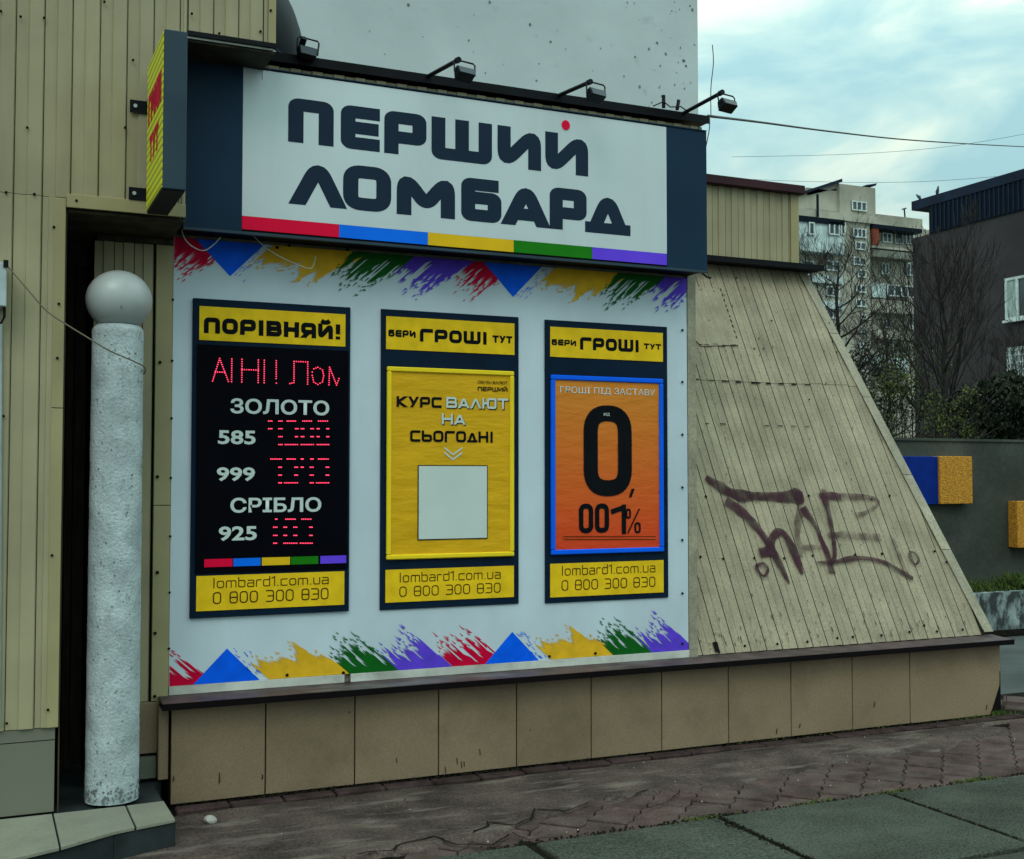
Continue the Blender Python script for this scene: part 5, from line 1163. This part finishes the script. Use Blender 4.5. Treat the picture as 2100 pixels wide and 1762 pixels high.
# penthouse with lift room
abox(*A3(185, 235, 560, 480), YA + 1, 6, 'rooftop_room', 'flat_wall'); abox(*A3(566, 190, 990, 545), YA + .6, 6, 'rooftop_room', 'flat_wall')
p0, p1, p2 = onY(*a3(160, 275), YA + .6), onY(*a3(600, 130), YA + .6), onY(*a3(600, 170), YA + .6); p3 = onY(*a3(185, 295), YA + .6)
MB().prism([p0, p1, p2, p3], (0, 5, 0)).build('roof_slope', 'roof_blue', ap)
MB().prism([onY(*a3(185, 300), YA + 1), onY(*a3(560, 175), YA + 1), onY(*a3(560, 240), YA + 1), onY(*a3(185, 330), YA + 1)], (0, 4, 0)).build('gable', 'flat_wall', ap)
MB().prism([onY(*a3(880, 205), YA + .5), onY(*a3(1010, 185), YA + .5), onY(*a3(990, 215), YA + .5)], (0, 4, 0)).build('roof_slope', 'roof_blue', ap)
awin(*A3(700, 390, 875, 505), YA + .6, 3)
abox(*A3(60, 470, 1000, 560), YA - .3, .28, 'parapet', 'flat_wall'); abox(*A3(1000, 545, 1540, 690), YA + 1.2, .28, 'parapet', 'flat_wall')
abox(*A3(95, 560, 630, 625), YA - 1.6, 1.5, 'loggia_roof', 'roof_rib')
lo = abox(*A3(95, 625, 625, 970), YA - 1.4, 1.3, 'loggia', 'flat_tile')
for x0_, x1_, n_ in ((195, 265, 1), (430, 560, 2), (570, 625, 1)): awin(*A3(x0_, 640, x1_, 790), YA - 1.4, n_)
awin(*A3(715, 710, 870, 820), YA, 3)
for y_, x_ in ((870, 740), (1050, 720), (1195, 765), (1375, 750), (1540, 750)): awin(*A3(x_, y_, 870, y_ + 95), YA, 2)
for y_ in (1090, 1390, 1650): 
    awin(*A3(140, y_, 260, y_ + 120), YA, 2); awin(*A3(400, y_, 560, y_ + 120), YA, 2)
for y_ in (1240, 1540): abox(*A3(95, y_, 620, y_ + 90), YA - .5, .49, 'balcony', 'flat_tile')
# right wing: glazed and open balconies by floor
YR = YA + 1.5
abox(*A3(955, 660, 1535, 705), YR - 1.8, 1.7, 'loggia_roof', 'roof_rib')
abox(*A3(955, 700, 1030, 900), YR - 1.7, .3, 'balcony_screen', 'flat_brick')
awin(*A3(1060, 760, 1170, 880), YR, 2); awin(*A3(1330, 770, 1430, 900), YR, 2); awin(*A3(1200, 740, 1300, 900), YR, 1, 'curtain')
abox(*A3(955, 915, 1480, 940), YR - 1.7, 1.6, 'balcony_rail', 'flat_wall'); abox(*A3(955, 960, 1480, 1040), YR - 1.7, 1.6, 'balcony', 'flat_grey')
awin(*A3(1050, 1120, 1140, 1255), YR, 2); awin(*A3(1340, 1120, 1430, 1270), YR, 2)
abox(*A3(945, 1350, 1110, 1520), YR - 1.3, 1.2, 'balcony', 'flat_tile'); awin(*A3(1115, 1370, 1440, 1510), YR - .8, 4)
abox(*A3(945, 1540, 1480, 1690), YR - 1.5, 1.4, 'balcony', 'flat_wall')
def a7(x, y): return ((2700 + x / 2.482) / 1.6886, (1050 + y / 2.482) / 1.6886)
for x0_, y0_, x1_, y1_, n_ in ((875, 125, 945, 210, 2), (1105, 125, 1165, 225, 2), (960, 330, 1100, 440, 3), (1000, 520, 1080, 600, 2)): awin(*a7(x0_, y0_), *a7(x1_, y1_), YR, n_)
for x0_, y0_, x1_, y1_ in ((690, 95, 740, 140), (690, 200, 740, 260), (680, 330, 740, 385), (690, 440, 740, 500)): awin(*a7(x0_, y0_), *a7(x1_, y1_), YA, 2)
abox(*a7(820, 230), *a7(1170, 300), YR - 1.3, 1.2, 'balcony', 'flat_wall'); abox(*a7(800, 455), *a7(1100, 545), YR - 1.3, 1.2, 'balcony', 'flat_tile')
for y_ in (700, 1000, 1300, 1600): pass
b = MB(); q0 = onY(*a3(1335, 590), YA + 3); q1 = onY(*a3(1325, 480), YA + 3); b.tube([q0, q1], .09, 5); b.tube([onY(*a3(1300, 492), YA + 3), onY(*a3(1350, 478), YA + 3)], .07, 5)
b.build('roof_aerial', 'roof_rib', ap)
q0 = onY(*a3(310, 580), YA - .5); MB().tube([q0, q0 + Vector((0, 0, 2.4))], .14, 5).build('vent_pipe', 'roof_rib', ap)
# far ground level greenery line and a low far wall so the horizon closes behind the bushes
hz = MB(); hz.box(60, 140, 90, 92, 0, 3.0)
hz.build('garage_wall', 'fence', None, label='low dark garage wall far behind the bushes at the foot of the apartment block', cat='wall')
